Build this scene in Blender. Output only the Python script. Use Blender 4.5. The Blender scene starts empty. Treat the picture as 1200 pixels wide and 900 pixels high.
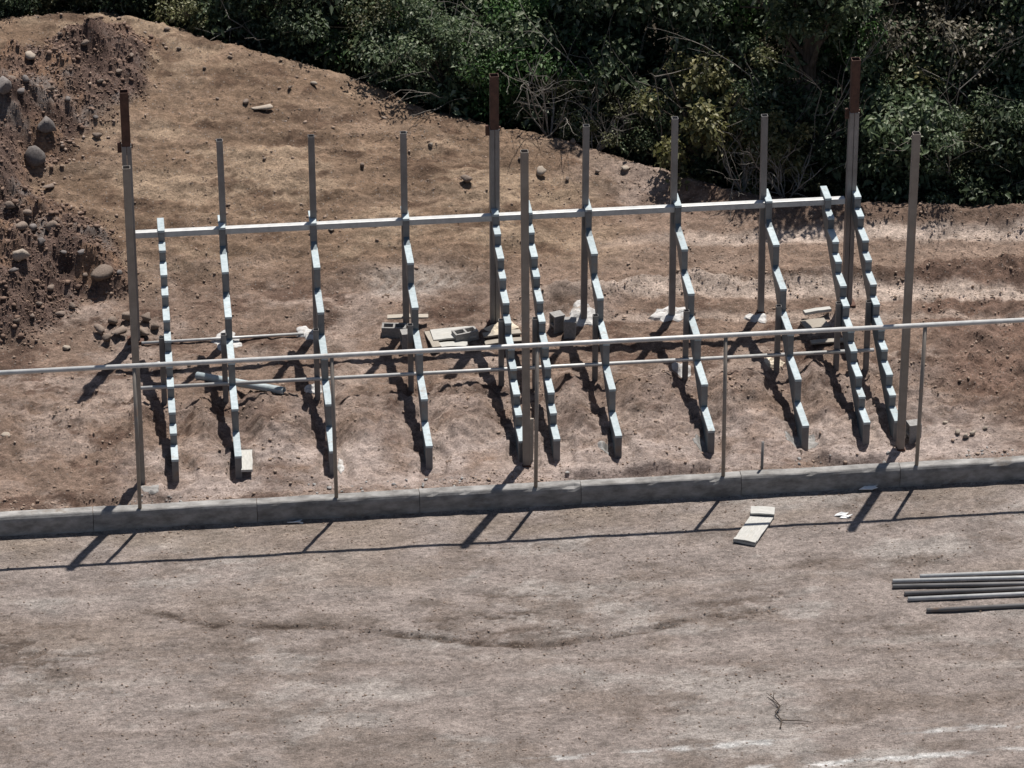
import bpy, math, random
import numpy as np
from mathutils import Matrix, Vector
SC = bpy.context.scene
COL = SC.collection
rng = np.random.default_rng(7)
random.seed(7)

# ------------------------------------------------------------------ camera
FPX, PITCH, YAW, ROLL = 4765.2, math.radians(28.415), math.radians(-6.225), math.radians(0.03)
CAM = np.array([-6.011, -52.691, 30.80])
_F = np.array([-math.sin(YAW)*math.cos(PITCH), math.cos(YAW)*math.cos(PITCH), -math.sin(PITCH)])
_R0 = np.array([math.cos(YAW), math.sin(YAW), 0.0]); _U0 = np.cross(_R0, _F)
_R = math.cos(ROLL)*_R0 - math.sin(ROLL)*_U0
_U = math.sin(ROLL)*_R0 + math.cos(ROLL)*_U0
cd = bpy.data.cameras.new('camera'); cam = bpy.data.objects.new('camera', cd); COL.objects.link(cam)
m = Matrix.Identity(4)
for i in range(3):
    m[i][0], m[i][1], m[i][2], m[i][3] = _R[i], _U[i], -_F[i], CAM[i]
cam.matrix_world = m
cd.sensor_width = 36; cd.lens = FPX/1200*36; cd.clip_start = 1; cd.clip_end = 3000
SC.camera = cam
# ------------------------------------------------------------------ sky, sun, exposure
SUN_AZ, SUN_EL = math.radians(29), math.radians(67)      # azimuth from +Y (away) towards +X
w = bpy.data.worlds.new('World'); SC.world = w; w.use_nodes = True
nt = w.node_tree; bg = nt.nodes['Background']
sky = nt.nodes.new('ShaderNodeTexSky'); sky.sky_type = 'NISHITA'; sky.sun_disc = False
sky.sun_elevation = SUN_EL; sky.sun_rotation = SUN_AZ
nt.links.new(sky.outputs[0], bg.inputs[0]); bg.inputs[1].default_value = 0.05
sl = bpy.data.lights.new('sun', 'SUN'); sl.energy = 5.0; sl.angle = math.radians(0.53); sl.color = (1.0, 0.955, 0.89)
so = bpy.data.objects.new('sun', sl); COL.objects.link(so)
sv = Vector((math.sin(SUN_AZ)*math.cos(SUN_EL), math.cos(SUN_AZ)*math.cos(SUN_EL), math.sin(SUN_EL)))
so.rotation_euler = sv.to_track_quat('Z', 'Y').to_euler(); so.location = (10, 30, 40)
SC.view_settings.view_transform = 'Standard'; SC.view_settings.look = 'None'
SC.view_settings.exposure = 0.45; SC.view_settings.gamma = 1

# ------------------------------------------------------------------ pixels -> points
def _dir(x, y): return _F*FPX + (x-600)*_R + (450-y)*_U
def at(x, y, z=None, Y=None):
    d = _dir(x, y)
    t = (z-CAM[2])/d[2] if z is not None else (Y-CAM[1])/d[1]
    return CAM + d*t
# ------------------------------------------------------------------ noise
_TAB = np.random.default_rng(3).random((256, 256))
def vnoise(x, y, s=0):
    x = np.asarray(x, float)+s*17.31; y = np.asarray(y, float)+s*5.77
    xi = np.floor(x).astype(int); yi = np.floor(y).astype(int)
    fx = x-xi; fy = y-yi
    fx = fx*fx*fx*(fx*(fx*6-15)+10); fy = fy*fy*fy*(fy*(fy*6-15)+10)
    g = lambda a, b: _TAB[a & 255, b & 255]
    return ((g(xi, yi)*(1-fx)+g(xi+1, yi)*fx)*(1-fy)+(g(xi, yi+1)*(1-fx)+g(xi+1, yi+1)*fx)*fy)*2-1
def fbm(x, y, o=4, s=0, gain=.5):
    r = 0; a = 1; t = 0
    for i in range(o):
        c, q = math.cos(.6*i), math.sin(.6*i)
        r = r+a*vnoise((x*c-y*q)*2**i, (x*q+y*c)*2**i, s+i*3); t += a; a *= gain
    return r/t
def sstep(a, b, v):
    t = np.clip((v-a)/(b-a), 0, 1); return t*t*(3-2*t)
def polydist(X, Y, poly, closed=True):
    P = np.array(poly); n = len(P); d = np.full(np.shape(X), 1e9); inside = np.zeros(np.shape(X), bool)
    for i in range(n if closed else n-1):
        a = P[i]; b = P[(i+1) % n]; e = b-a
        t = np.clip(((X-a[0])*e[0]+(Y-a[1])*e[1])/(e@e+1e-12), 0, 1)
        d = np.minimum(d, np.hypot(X-a[0]-t*e[0], Y-a[1]-t*e[1]))
        if closed and abs(e[1]) > 1e-9:
            c = ((a[1] > Y) != (b[1] > Y)) & (X < e[0]*(Y-a[1])/e[1]+a[0]); inside ^= c
    return np.where(inside, d, -d) if closed else d

# ------------------------------------------------------------------ terrain height
YT, ZT, RUN, RISE = 4.80, 2.577, 0.756, 0.40
POST_Y = 5.02
# stringers: kind, pixel of front edge of the top tread, of the lowest tread
ST_PX = [('stair', (190, 270), (204, 539)), ('seat', (260.5, 266), (279, 534)), ('seat', (368, 262), (389, 529)),
         ('seat', (476, 256), (503, 522)), ('stair', (582, 251), (611, 516)), ('stair', (621, 249), (652, 514)),
         ('seat', (692, 246), (723, 510)), ('seat', (795, 240.5), (834, 503)), ('seat', (901, 235.6), (945, 497.5)),
         ('stair', (970, 233), (1017, 493)), ('stair', (1006, 231.6), (1052, 490))]
ST_X = []
for k, a, b in ST_PX:
    ST_X.append(float((at(a[0], a[1], Y=YT)[0]+at(b[0], b[1], Y=YT-5*RUN)[0])/2))
ST_X = np.array(ST_X)
FRONT_Y = YT-5*RUN     # face of the lowest riser

PY = [-400, -12, -.05, .12, .6, 1.25, 2.0, 2.7, 3.3, 4.2, 5.1, 5.6, 7.5, 9.0, 11, 15, 30, 400]
PZ = [-1.0, 0, 0, .25, .25, .27, .31, .35, .37, .42, .50, .66, .84, .88, .75, .4, 0, -6]
crest_px = [(-700, 40, 3.1), (-300, 34, 3.0), (0, 26, 2.9), (110, 19, 2.8), (160, 24, 2.65), (250, 50, 2.4), (330, 76, 2.15), (400, 92, 1.95), (450, 107, 1.8),
            (510, 138, 1.62), (580, 150, 1.5), (640, 161, 1.42), (700, 177, 1.32), (780, 202, 1.22), (850, 223, 1.17),
            (900, 234, 1.15), (1000, 241, 1.15), (1100, 243, 1.14), (1200, 242, 1.16), (1500, 245, 1.15), (2200, 245, 1.1)]
CR = np.array([at(x, y, z=z) for x, y, z in crest_px])
heap_px = [(-250, 90), (-60, 70), (40, 48), (100, 24), (150, 28), (182, 58), (186, 78), (172, 100), (140, 122), (122, 142), (72, 188), (46, 214), (60, 245),
           (110, 266), (150, 298), (150, 336), (100, 352), (60, 378), (0, 408), (-80, 430), (-260, 440)]
def ridge(X, Y):
    yc = np.interp(X, CR[:, 0], CR[:, 1]); zc = np.interp(X, CR[:, 0], CR[:, 2])
    base = np.interp(Y, PY, PZ)
    hill = sstep(4.6, -1, X)                       # 0 at the berm side, 1 at the hill
    yf = hill*6.1+(1-hill)*(yc-.9)
    t = np.clip((Y-yf)/np.maximum(yc-yf, .4), 0, 1)
    tt = (1-hill)*t**2.2+hill*(.35*t*t*(3-2*t)+.65*t)
    up = base+(zc-base)*tt
    back = np.maximum(zc-(Y-yc)*.42, base-.25)
    z = np.where(Y > yc, np.where(back > base-.25, back, base-.25), up)
    return np.where(Y > 90, np.minimum(z, base), z)
HEAP = None
def heapd(X, Y): return polydist(X, Y, HEAP)+fbm(X*1.3, Y*1.3, 3, 40)*.35
def H(X, Y, detail=True):
    X = np.asarray(X, float); Y = np.asarray(Y, float)
    z = ridge(X, Y)
        # mounds thrown up between the stringers, dug pits at their feet
    dx = np.min(np.abs(X[..., None]-ST_X), axis=-1)
    wm = sstep(1.5, 2.1, Y)*sstep(3.6, 2.7, Y)*sstep(-6.3, -5.5, X)*sstep(6.9, 6.2, X)
    z = z+wm*(sstep(.10, .48, dx)*.20-.07)*(1+.5*fbm(X*.9, Y*1.3, 2, 9))
    sx = (X[..., None]-ST_X); sx = np.min(np.hypot(sx-.05, 0*sx), axis=-1)
    pn = .10*fbm(X*4, Y*4, 2, 17)
    pit = sstep(.33, .22, np.hypot(sx*1.15, (Y-(FRONT_Y+.12))*.62)+pn)
    z = z-pit*.10*(Y > .3)*sstep(-6.5, -5.8, X)*sstep(7.5, 7.0, X)
    trench = sstep(.26, .08, np.abs(Y-.42)+.08*fbm(X*1.5, Y, 2, 4))*sstep(-.1, .35, fbm(X*.7, 3.3+0*X, 2, 21))
    z = z-trench*.2*sstep(.17, .27, Y)*sstep(.95, .65, Y)
    # clod bank behind the rear posts
    bank = np.exp(-((Y-5.75-.12*fbm(X*.5, 0*X, 2, 8))/.2)**2)*sstep(.2, 1.2, X)
    z = z+bank*(.12+.14*fbm(X*2.2, Y*2.2, 3, 31)+.1*(.4-np.abs(fbm(X*5, Y*5, 3, 33))))
    if HEAP is not None:
        d = heapd(X, Y)
        hm = sstep(-.15, 1.5, d)
        lump = fbm(X*1.1, Y*1.1, 3, 12)
        z = z+hm*(.50+.32*lump)*np.clip(1.1, 0, 2)+sstep(-.05, .25, d)*.06
    if detail:
        fld = (Y < -.02)
        a = np.where(fld, .014, .075)
        a = a*np.where(Y > 60, 0, 1)
        z = z+a*fbm(X*1.6, Y*2.4, 4, 2)+np.where(fld, .005, .030)*fbm(X*6, Y*6, 3, 5)+np.where(fld, 0, .055)*sstep(-.2, .4, fbm(X*.8, Y*1.1, 2, 51))*np.abs(fbm(X*4.5, Y*4.5, 3, 52))+np.where(fld, .003, .022)*(.4-np.abs(fbm(X*9, Y*9, 2, 53)))
        hb = sstep(6.0, 7.0, Y)*sstep(3, 0, X)
        z = z+hb*(.07*fbm(X*.8+Y*.2, Y*2.0, 3, 55)+.06*np.abs(fbm(X*2.4, Y*3, 3, 56))+.09*(.4-np.abs(fbm(X*.5+Y*.3, Y*3.6, 3, 57)))+.05*(.4-np.abs(fbm(X*5, Y*5, 3, 58))))
        rough = sstep(6.9, 7.4, X)*sstep(1.2, 2.2, Y)*sstep(6.2, 5.4, Y)
        z = z+rough*(.12*fbm(X*2.2, Y*2.2, 3, 61)+.10*(.4-np.abs(fbm(X*5, Y*5, 3, 62))))
        bermr = np.exp(-((Y-np.interp(X, CR[:, 0], CR[:, 1]))/.5)**2)*sstep(2.5, 4, X)
        z = z+bermr*.06*fbm(X*3, Y*3, 3, 63)
        mid = sstep(1.0, 1.8, Y)*sstep(4.2, 3.0, Y)
        z = z+mid*(.09*fbm(X*2.6, Y*2.6, 3, 66)+.12*(.4-np.abs(fbm(X*5.5, Y*5.5, 3, 67))))
        if HEAP is not None:
            z = z+sstep(-.05, .5, d)*(.24*fbm(X*1.7, Y*1.7, 4, 71)+.19*(.5-np.abs(fbm(X*3.0, Y*3.0, 3, 72)))+.11*(.4-np.abs(fbm(X*7, Y*7, 2, 73))))
    return z
def heap_setup():
    pts = []
    for x, y in heap_px:
        t0 = 40.0; d = _dir(x, y); d = d/np.linalg.norm(d); q = None
        for t in np.arange(45, 95, .05):
            p = CAM+d*t
            if p[2] < float(ridge(np.array(p[0]), np.array(p[1])))+.12: q = p; break
        if q is None: q = p
        pts.append(q[:2])
    return np.array(pts)
HEAP = heap_setup()
def gz(x, y): return float(H(np.array([x]), np.array([y]))[0])
def ground_at(px, py):
    d = _dir(px, py); d = d/np.linalg.norm(d)
    ts = np.arange(45, 95, .03); P = CAM+ts[:, None]*d
    hit = np.nonzero(P[:, 2] < H(P[:, 0], P[:, 1]))[0]
    return P[hit[0]] if len(hit) else P[-1]

# ------------------------------------------------------------------ materials
def srgb(r, g, b):
    return tuple(((c/255)/12.92 if c/255 <= .04045 else ((c/255+.055)/1.055)**2.4) for c in (r, g, b))
def new_mat(name):
    mt = bpy.data.materials.new(name); mt.use_nodes = True
    n = mt.node_tree.nodes; return mt, n, mt.node_tree.links, n['Principled BSDF']
def simple_mat(name, c1, c2, scale=8, rough=.7, metal=0.0, bump=.2, spec=.5, stretch=(1, 1, 1), c3=None, rscale=1.2, obvar=0.0, lo=.35, hi=.65, thr=.6):
    mt, n, l, b = new_mat(name)
    tc = n.new('ShaderNodeTexCoord'); mp = n.new('ShaderNodeMapping'); mp.inputs['Scale'].default_value = stretch
    l.new(tc.outputs['Object'], mp.inputs[0])
    oi = n.new('ShaderNodeObjectInfo')
    va = n.new('ShaderNodeVectorMath'); va.operation = 'ADD'
    sc = n.new('ShaderNodeMath'); sc.operation = 'MULTIPLY'; sc.inputs[1].default_value = 40
    l.new(oi.outputs['Random'], sc.inputs[0]); l.new(mp.outputs[0], va.inputs[0]); l.new(sc.outputs[0], va.inputs[1])
    nz = n.new('ShaderNodeTexNoise'); nz.inputs['Scale'].default_value = scale; nz.inputs['Detail'].default_value = 6; nz.inputs['Roughness'].default_value = .65
    l.new(va.outputs[0], nz.inputs['Vector'])
    cr = n.new('ShaderNodeValToRGB'); cr.color_ramp.elements[0].position = lo; cr.color_ramp.elements[1].position = hi
    cr.color_ramp.elements[0].color = (*c1, 1); cr.color_ramp.elements[1].color = (*c2, 1)
    l.new(nz.outputs[0], cr.inputs[0]); out = cr.outputs[0]
    if c3 is not None:
        n2 = n.new('ShaderNodeTexNoise'); n2.inputs['Scale'].default_value = rscale; n2.inputs['Detail'].default_value = 8; n2.inputs['Roughness'].default_value = .7
        l.new(va.outputs[0], n2.inputs['Vector'])
        r2 = n.new('ShaderNodeValToRGB'); r2.color_ramp.elements[0].position = thr; r2.color_ramp.elements[1].position = thr+.1
        l.new(n2.outputs[0], r2.inputs[0])
        mx = n.new('ShaderNodeMix'); mx.data_type = 'RGBA'; mx.inputs[7].default_value = (*c3, 1)
        l.new(r2.outputs[0], mx.inputs[0]); l.new(out, mx.inputs[6]); out = mx.outputs[2]
    if obvar:
        hv = n.new('ShaderNodeHueSaturation'); mr = n.new('ShaderNodeMapRange'); mr.inputs[3].default_value = 1-obvar; mr.inputs[4].default_value = 1+obvar
        l.new(oi.outputs['Random'], mr.inputs[0]); l.new(mr.outputs[0], hv.inputs['Value']); l.new(out, hv.inputs['Color']); out = hv.outputs[0]
    l.new(out, b.inputs['Base Color'])
    b.inputs['Roughness'].default_value = rough; b.inputs['Metallic'].default_value = metal; b.inputs['Specular IOR Level'].default_value = spec
    if bump:
        bp = n.new('ShaderNodeBump'); bp.inputs['Strength'].default_value = bump; bp.inputs['Distance'].default_value = .01
        l.new(nz.outputs[0], bp.inputs['Height']); l.new(bp.outputs[0], b.inputs['Normal'])
    return mt
def soil_mat():
    mt, n, l, b = new_mat('soil')
    at_ = n.new('ShaderNodeAttribute'); at_.attribute_name = 'soil'
    tc = n.new('ShaderNodeTexCoord')
    def noise(scale, det=8, rough=.7, st=(1, 1, 1)):
        mp = n.new('ShaderNodeMapping'); mp.inputs['Scale'].default_value = st; l.new(tc.outputs['Object'], mp.inputs[0])
        z = n.new('ShaderNodeTexNoise'); z.inputs['Scale'].default_value = scale; z.inputs['Detail'].default_value = det; z.inputs['Roughness'].default_value = rough
        l.new(mp.outputs[0], z.inputs['Vector']); return z.outputs[0]
    n1 = noise(11, 12, .82, (.8, 1.2, 1)); n2 = noise(2.0, 10, .75, (.8, 1.25, 1)); n3 = noise(38, 6, .75)
    def rng_(src, lo, hi, a, bb):
        r = n.new('ShaderNodeMapRange'); r.inputs[1].default_value = lo; r.inputs[2].default_value = hi; r.inputs[3].default_value = a; r.inputs[4].default_value = bb
        l.new(src, r.inputs[0]); return r.outputs[0]
    def mul(a, c):
        q = n.new('ShaderNodeMath'); q.operation = 'MULTIPLY'; l.new(a, q.inputs[0]); l.new(c, q.inputs[1]); return q.outputs[0]
    f = mul(mul(rng_(n1, .36, .64, .55, 1.45), rng_(n2, .36, .64, .70, 1.30)), rng_(n3, .36, .64, .72, 1.28))
    vm = n.new('ShaderNodeVectorMath'); vm.operation = 'SCALE'; l.new(at_.outputs['Color'], vm.inputs[0]); l.new(f, vm.inputs['Scale'])
    # dry pebble flecks
    vo = n.new('ShaderNodeTexVoronoi'); vo.inputs['Scale'].default_value = 21; l.new(tc.outputs['Object'], vo.inputs['Vector'])
    fl = rng_(vo.outputs['Distance'], .2, .34, 1, 0)
    wn = n.new('ShaderNodeSeparateColor'); l.new(vo.outputs['Color'], wn.inputs[0])
    flm = mul(fl, rng_(wn.outputs[0], .8, .85, 0, .6))
    mx = n.new('ShaderNodeMix'); mx.data_type = 'RGBA'; mx.inputs[7].default_value = (.28, .25, .225, 1)
    l.new(flm, mx.inputs[0]); l.new(vm.outputs[0], mx.inputs[6]); mx2 = n.new('ShaderNodeMix'); mx2.data_type = 'RGBA'; mx2.inputs[7].default_value = (.085, .062, .05, 1)
    l.new(mul(rng_(vo.outputs['Distance'], .25, .42, 1, 0), rng_(wn.outputs[1], .86, .9, 0, .55)), mx2.inputs[0]); l.new(mx.outputs[2], mx2.inputs[6]); l.new(mx2.outputs[2], b.inputs['Base Color'])
    b.inputs['Roughness'].default_value = .95; b.inputs['Specular IOR Level'].default_value = .15
    bp = n.new('ShaderNodeBump'); bp.inputs['Strength'].default_value = 1.0; bp.inputs['Distance'].default_value = .06
    ad = n.new('ShaderNodeMath'); ad.operation = 'ADD'; l.new(n1, ad.inputs[0]); l.new(rng_(n3, 0, 1, 0, .35), ad.inputs[1])
    l.new(ad.outputs[0], bp.inputs['Height']); l.new(bp.outputs[0], b.inputs['Normal'])
    return mt
def leaf_mat(name, c1, c2, c3):
    mt, n, l, b = new_mat(name)
    g = n.new('ShaderNodeNewGeometry'); oi = n.new('ShaderNodeObjectInfo')
    cr = n.new('ShaderNodeValToRGB'); e = cr.color_ramp.elements
    e[0].position = 0; e[0].color = (*c1, 1); e[1].position = .85; e[1].color = (*c2, 1); q = e.new(1.0); q.color = (*c3, 1)
    l.new(g.outputs['Random Per Island'], cr.inputs[0])
    hv = n.new('ShaderNodeHueSaturation'); mr = n.new('ShaderNodeMapRange'); mr.inputs[3].default_value = .72; mr.inputs[4].default_value = 1.3
    l.new(oi.outputs['Random'], mr.inputs[0]); l.new(mr.outputs[0], hv.inputs['Value']); l.new(cr.outputs[0], hv.inputs['Color'])
    l.new(hv.outputs[0], b.inputs['Base Color']); b.inputs['Roughness'].default_value = .5; b.inputs['Specular IOR Level'].default_value = .35
    tr = n.new('ShaderNodeBsdfTranslucent'); l.new(hv.outputs[0], tr.inputs[0])
    ms = n.new('ShaderNodeMixShader'); ms.inputs[0].default_value = .40
    l.new(b.outputs[0], ms.inputs[1]); l.new(tr.outputs[0], ms.inputs[2]); l.new(ms.outputs[0], n['Material Output'].inputs[0])
    return mt
M = {
 'soil': soil_mat(),
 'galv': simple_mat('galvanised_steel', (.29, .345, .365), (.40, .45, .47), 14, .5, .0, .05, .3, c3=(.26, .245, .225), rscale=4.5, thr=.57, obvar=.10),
 'riser': simple_mat('shaded_steel_riser', (.115, .115, .12), (.17, .17, .172), 6, .5, .1, .05, c3=(.16, .125, .10), rscale=3.0, obvar=.18, thr=.58),  # darker than the treads: shade of the front faces put into the colour
 'galv_shaded': simple_mat('galvanised_web_shaded', (.07, .10, .118), (.125, .16, .18), 10, .45, .0, .05, .35),  # dark copy of the galvanised steel, side shade painted into web and carrier
 'rail': simple_mat('galvanised_pipe', (.39, .39, .385), (.51, .505, .495), 9, .45, .1, .05, c3=(.34, .29, .26), rscale=1.3, thr=.64),
 'post': simple_mat('grey_primed_steel', (.15, .14, .135), (.215, .205, .20), 3, .5, .1, .05, c3=(.23, .16, .12), rscale=1.6, obvar=.16, thr=.62),
 'post_tan': simple_mat('dusty_primed_steel', (.20, .172, .148), (.27, .24, .21), 3, .6, .15, .05, c3=(.27, .19, .14), rscale=1.4, thr=.6),
 'rust': simple_mat('rusty_steel', (.055, .028, .02), (.105, .052, .036), 9, .85, .1, .3, c3=(.05, .025, .018), rscale=4),
 'concrete': simple_mat('kerb_concrete', (.15, .143, .137), (.31, .30, .29), 6, .9, 0, .7, .2, stretch=(.6, 1, 1.2), c3=(.17, .145, .125), rscale=2.2, thr=.58, obvar=.08),
 'block': simple_mat('block_concrete', (.20, .193, .187), (.29, .28, .27), 25, .95, 0, .6, .2, obvar=.12),
 'mortar': simple_mat('mortar', (.36, .35, .34), (.52, .51, .50), 9, .95, 0, .5, .1, c3=(.27, .22, .185), rscale=6, thr=.53),
 'wood': simple_mat('weathered_board', (.25, .22, .185), (.36, .325, .28), 14, .85, 0, .3, .2, stretch=(1, 9, 9), c3=(.30, .25, .2), rscale=3, obvar=.12),
 'pale_wood': simple_mat('mortar_caked_board', (.33, .325, .305), (.45, .44, .415), 10, .85, 0, .3, .2, stretch=(1, 6, 6), c3=(.36, .33, .28), rscale=4, thr=.58),
 'paper': simple_mat('cement_sack_paper', (.45, .38, .29), (.62, .55, .45), 8, .9, 0, .3, .1),
 'scrap': simple_mat('white_scrap', (.62, .62, .62), (.74, .74, .74), 10, .8, 0, .2, .2),
 'stone': simple_mat('field_stone', (.15, .115, .092), (.25, .20, .17), 9, .95, 0, .8, .1, c3=(.30, .26, .225), rscale=5, obvar=.2),
 'grey_stone': simple_mat('grey_boulder', (.12, .105, .10), (.20, .18, .17), 7, .95, 0, .8, .1, c3=(.13, .088, .07), rscale=3, obvar=.2),
 'pale_stone': simple_mat('pale_stone', (.26, .215, .175), (.36, .31, .26), 9, .95, 0, .8, .1, obvar=.1),
 'clod': simple_mat('soil_clod', (.12, .08, .064), (.22, .155, .12), 11, .97, 0, .6, .05, c3=(.27, .23, .20), rscale=1.6, thr=.6),
 'clod_tan': simple_mat('dry_soil_clod', (.21, .15, .113), (.31, .24, .195), 11, .97, 0, .6, .05, c3=(.36, .32, .29), rscale=1.4, thr=.58),
 'bark': simple_mat('bark', (.045, .035, .028), (.11, .09, .075), 12, .95, 0, .6, .1, stretch=(1, 1, .3)),
 'twig': simple_mat('dry_twig', (.16, .14, .12), (.27, .25, .225), 9, .9, 0, .2, .1),
 'leaf_dark': leaf_mat('dark_leaf', (.035, .058, .03), (.11, .145, .075), (.26, .28, .20)),
 'leaf_green': leaf_mat('green_leaf', (.04, .085, .025), (.10, .19, .06), (.2, .28, .13)),
 'leaf_yellow': leaf_mat('yellowish_leaf', (.08, .085, .03), (.21, .20, .085), (.42, .38, .22)),
 'leaf_olive': leaf_mat('olive_leaf', (.065, .072, .032), (.17, .175, .085), (.36, .34, .22)),
 'leaf_dry': leaf_mat('dry_leaf', (.075, .07, .05), (.19, .17, .13), (.36, .32, .26)),
}
# ------------------------------------------------------------------ mesh helpers
class MB:
    def __init__(s): s.v = []; s.f = []
    def add(s, vs, fs):
        o = len(s.v); s.v += [tuple(map(float, q)) for q in vs]; s.f += [tuple(i+o for i in f) for f in fs]; return s
    def box(s, x0, x1, y0, y1, z0, z1):
        return s.add([(x0, y0, z0), (x1, y0, z0), (x1, y1, z0), (x0, y1, z0), (x0, y0, z1), (x1, y0, z1), (x1, y1, z1), (x0, y1, z1)],
                     [(3, 2, 1, 0), (4, 5, 6, 7), (0, 1, 5, 4), (1, 2, 6, 5), (2, 3, 7, 6), (3, 0, 4, 7)])
    def prism(s, prof, x0, x1):           # polygon in (y,z) extruded along x
        n = len(prof); vs = [(x0, y, z) for y, z in prof]+[(x1, y, z) for y, z in prof]
        return s.add(vs, [tuple(range(n-1, -1, -1)), tuple(range(n, 2*n))]+[(i, (i+1) % n, n+(i+1) % n, n+i) for i in range(n)])
    def sqtube(s, wx, wy, z0, z1, t=.006, c=.008):  # hollow upright tube, open top
        def ring(a, b, c):
            return [(-a+c, -b), (a-c, -b), (a, -b+c), (a, b-c), (a-c, b), (-a+c, b), (-a, b-c), (-a, -b+c)]
        o = ring(wx/2, wy/2, c); i = ring(wx/2-t, wy/2-t, c*.6)
        vs = [(*p, z0) for p in o]+[(*p, z1) for p in o]+[(*p, z1) for p in i]+[(*p, z1-.25) for p in i]
        fs = []
        for k in range(8):
            q = (k+1) % 8
            fs += [(k, q, 8+q, 8+k), (8+k, 8+q, 16+q, 16+k), (16+k, 16+q, 24+q, 24+k)]
        fs.append(tuple(range(24, 32)))
        fs.append(tuple(range(7, -1, -1)))
        return s.add(vs, fs)
    def pipe(s, a, b, r0, r1=None, n=10, hollow=False):
        r1 = r0 if r1 is None else r1
        a = np.array(a, float); b = np.array(b, float); d = b-a; L = np.linalg.norm(d); d = d/L
        u = np.cross(d, [0, 0, 1.0]) if abs(d[2]) < .95 else np.cross(d, [1.0, 0, 0]); u /= np.linalg.norm(u); v = np.cross(d, u)
        an = [2*math.pi*k/n for k in range(n)]
        R = lambda c, r: [c+r*(math.cos(t)*u+math.sin(t)*v) for t in an]
        if not hollow:
            return s.add(R(a, r0)+R(b, r1), [(k, (k+1) % n, n+(k+1) % n, n+k) for k in range(n)]+[tuple(range(n-1, -1, -1)), tuple(range(n, 2*n))])
        vs = R(a+d*.2, r0*.84)+R(a, r0*.84)+R(a, r0)+R(b, r1)+R(b, r1*.84)+R(b-d*.2, r1*.84)
        fs = [(j*n+k, j*n+(k+1) % n, (j+1)*n+(k+1) % n, (j+1)*n+k) for j in range(5) for k in range(n)]
        return s.add(vs, fs+[tuple(range(n)), tuple(range(6*n-1, 5*n-1, -1))])
    def poly(s, pts, rad, n=6):           # chain of tapered tubes along points
        for k in range(len(pts)-1): s.pipe(pts[k], pts[k+1], rad[k], rad[k+1], n)
        return s
    def mesh(s, name):
        me = bpy.data.meshes.new(name); me.from_pydata(s.v, [], s.f); me.update(); return me
    def build(s, name, mat, parent=None, loc=None, rot=None, smooth=False, bevel=0):
        o = link(name, s.mesh(name), mat, parent, loc, rot)
        if smooth:
            for p in o.data.polygons: p.use_smooth = len(p.vertices) == 4
        if bevel:
            b = o.modifiers.new('bevel', 'BEVEL'); b.width = bevel; b.segments = 2; b.limit_method = 'ANGLE'
        return o
def link(name, me, mat, parent=None, loc=None, rot=None):
    o = bpy.data.objects.new(name, me); COL.objects.link(o)
    if mat and not me.materials: me.materials.append(M[mat])
    o.parent = parent
    if loc is not None: o.location = tuple(map(float, loc))
    if rot is not None: o.rotation_euler = rot
    return o
def tag(o, label, cat, group=None):
    o['label'] = label; o['category'] = cat
    if group: o['group'] = group
    return o
def thing(name, label, cat, loc=(0, 0, 0), rot=None, group=None):
    o = bpy.data.objects.new(name, None); COL.objects.link(o); o.empty_display_size = .2
    o.location = tuple(map(float, loc))
    if rot is not None: o.rotation_euler = rot
    return tag(o, label, cat, group)
def fast_mesh(name, V, F):
    me = bpy.data.meshes.new(name); V = np.asarray(V, np.float32); F = np.asarray(F, np.int32); k = F.shape[1]
    me.vertices.add(len(V)); me.vertices.foreach_set('co', V.ravel())
    me.loops.add(F.size); me.loops.foreach_set('vertex_index', F.ravel())
    me.polygons.add(len(F)); me.polygons.foreach_set('loop_start', np.arange(0, F.size, k, dtype=np.int32))
    me.update(calc_edges=True); return me

# ------------------------------------------------------------------ GROUND (one sheet)
def axis(parts):
    out = []
    for a, b, s in parts: out += list(np.arange(a, b-1e-6, s))
    return np.array(out+[parts[-1][1]])
gx = axis([(-400, -60, 40), (-60, -20, 4), (-20, -10.5, .4), (-10.5, 12.5, .036), (12.5, 24, .4), (24, 64, 4), (64, 404, 40)])
gy = axis([(-400, -50, 35), (-50, -14, 3), (-14, -9, .25), (-9, 10.2, .040), (10.2, 16, .07), (16, 26, .4), (26, 66, 4), (66, 406, 40)])
GX, GY = np.meshgrid(gx, gy)
GZ = H(GX, GY)
def px_world(poly, z): return [at(x, y, z=z)[:2] for x, y in poly]
rut = px_world([(175, 716), (240, 731), (300, 733), (400, 735), (490, 745), (560, 753), (640, 757), (720, 745), (800, 727), (905, 714)], 0)
lime1 = px_world([(596, 894), (690, 886), (850, 874), (1000, 861), (1210, 848)], 0)
lime2 = px_world([(880, 900), (980, 894), (1060, 888), (1210, 877)], 0)
def mixc(c, k, m_): return c*(1-m_[..., None])+np.array(k)*m_[..., None]
fld = GY < -.02
dr = polydist(GX, GY, rut, False)
rm = sstep(.13, .02, dr+.06*fbm(GX*5, GY*5, 3, 81))*fld
GZ = GZ-rm*.04*np.clip(.5+fbm(GX*4, GY*9, 2, 82), 0, 1.4)
C = np.zeros(GX.shape+(3,)); C[:] = (.268, .226, .205)
st = fbm(GX*.55, GY*1.25, 6, 90, .68)
C = mixc(C, (.325, .292, .27), sstep(-.02, .3, st)*fld*.8)
C = mixc(C, (.20, .162, .140), sstep(.0, .32, fbm(GX*.8+3, GY*1.6, 7, 93, .72))*fld*.8)
C = mixc(C, (.25, .20, .168), sstep(.1, .5, fbm(GX*.25+3, GY*.6, 3, 96))*fld*.6)
dk = sstep(.02, .26, fbm(GX*1.8, GY*4.5, 6, 97, .72))*fld
dk = dk*(.15+.85*np.exp(-((GY+3.2)/1.1)**2))*np.clip(.35+1.3*fbm(GX*.6, GY*.8, 3, 98), 0, 1)
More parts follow.
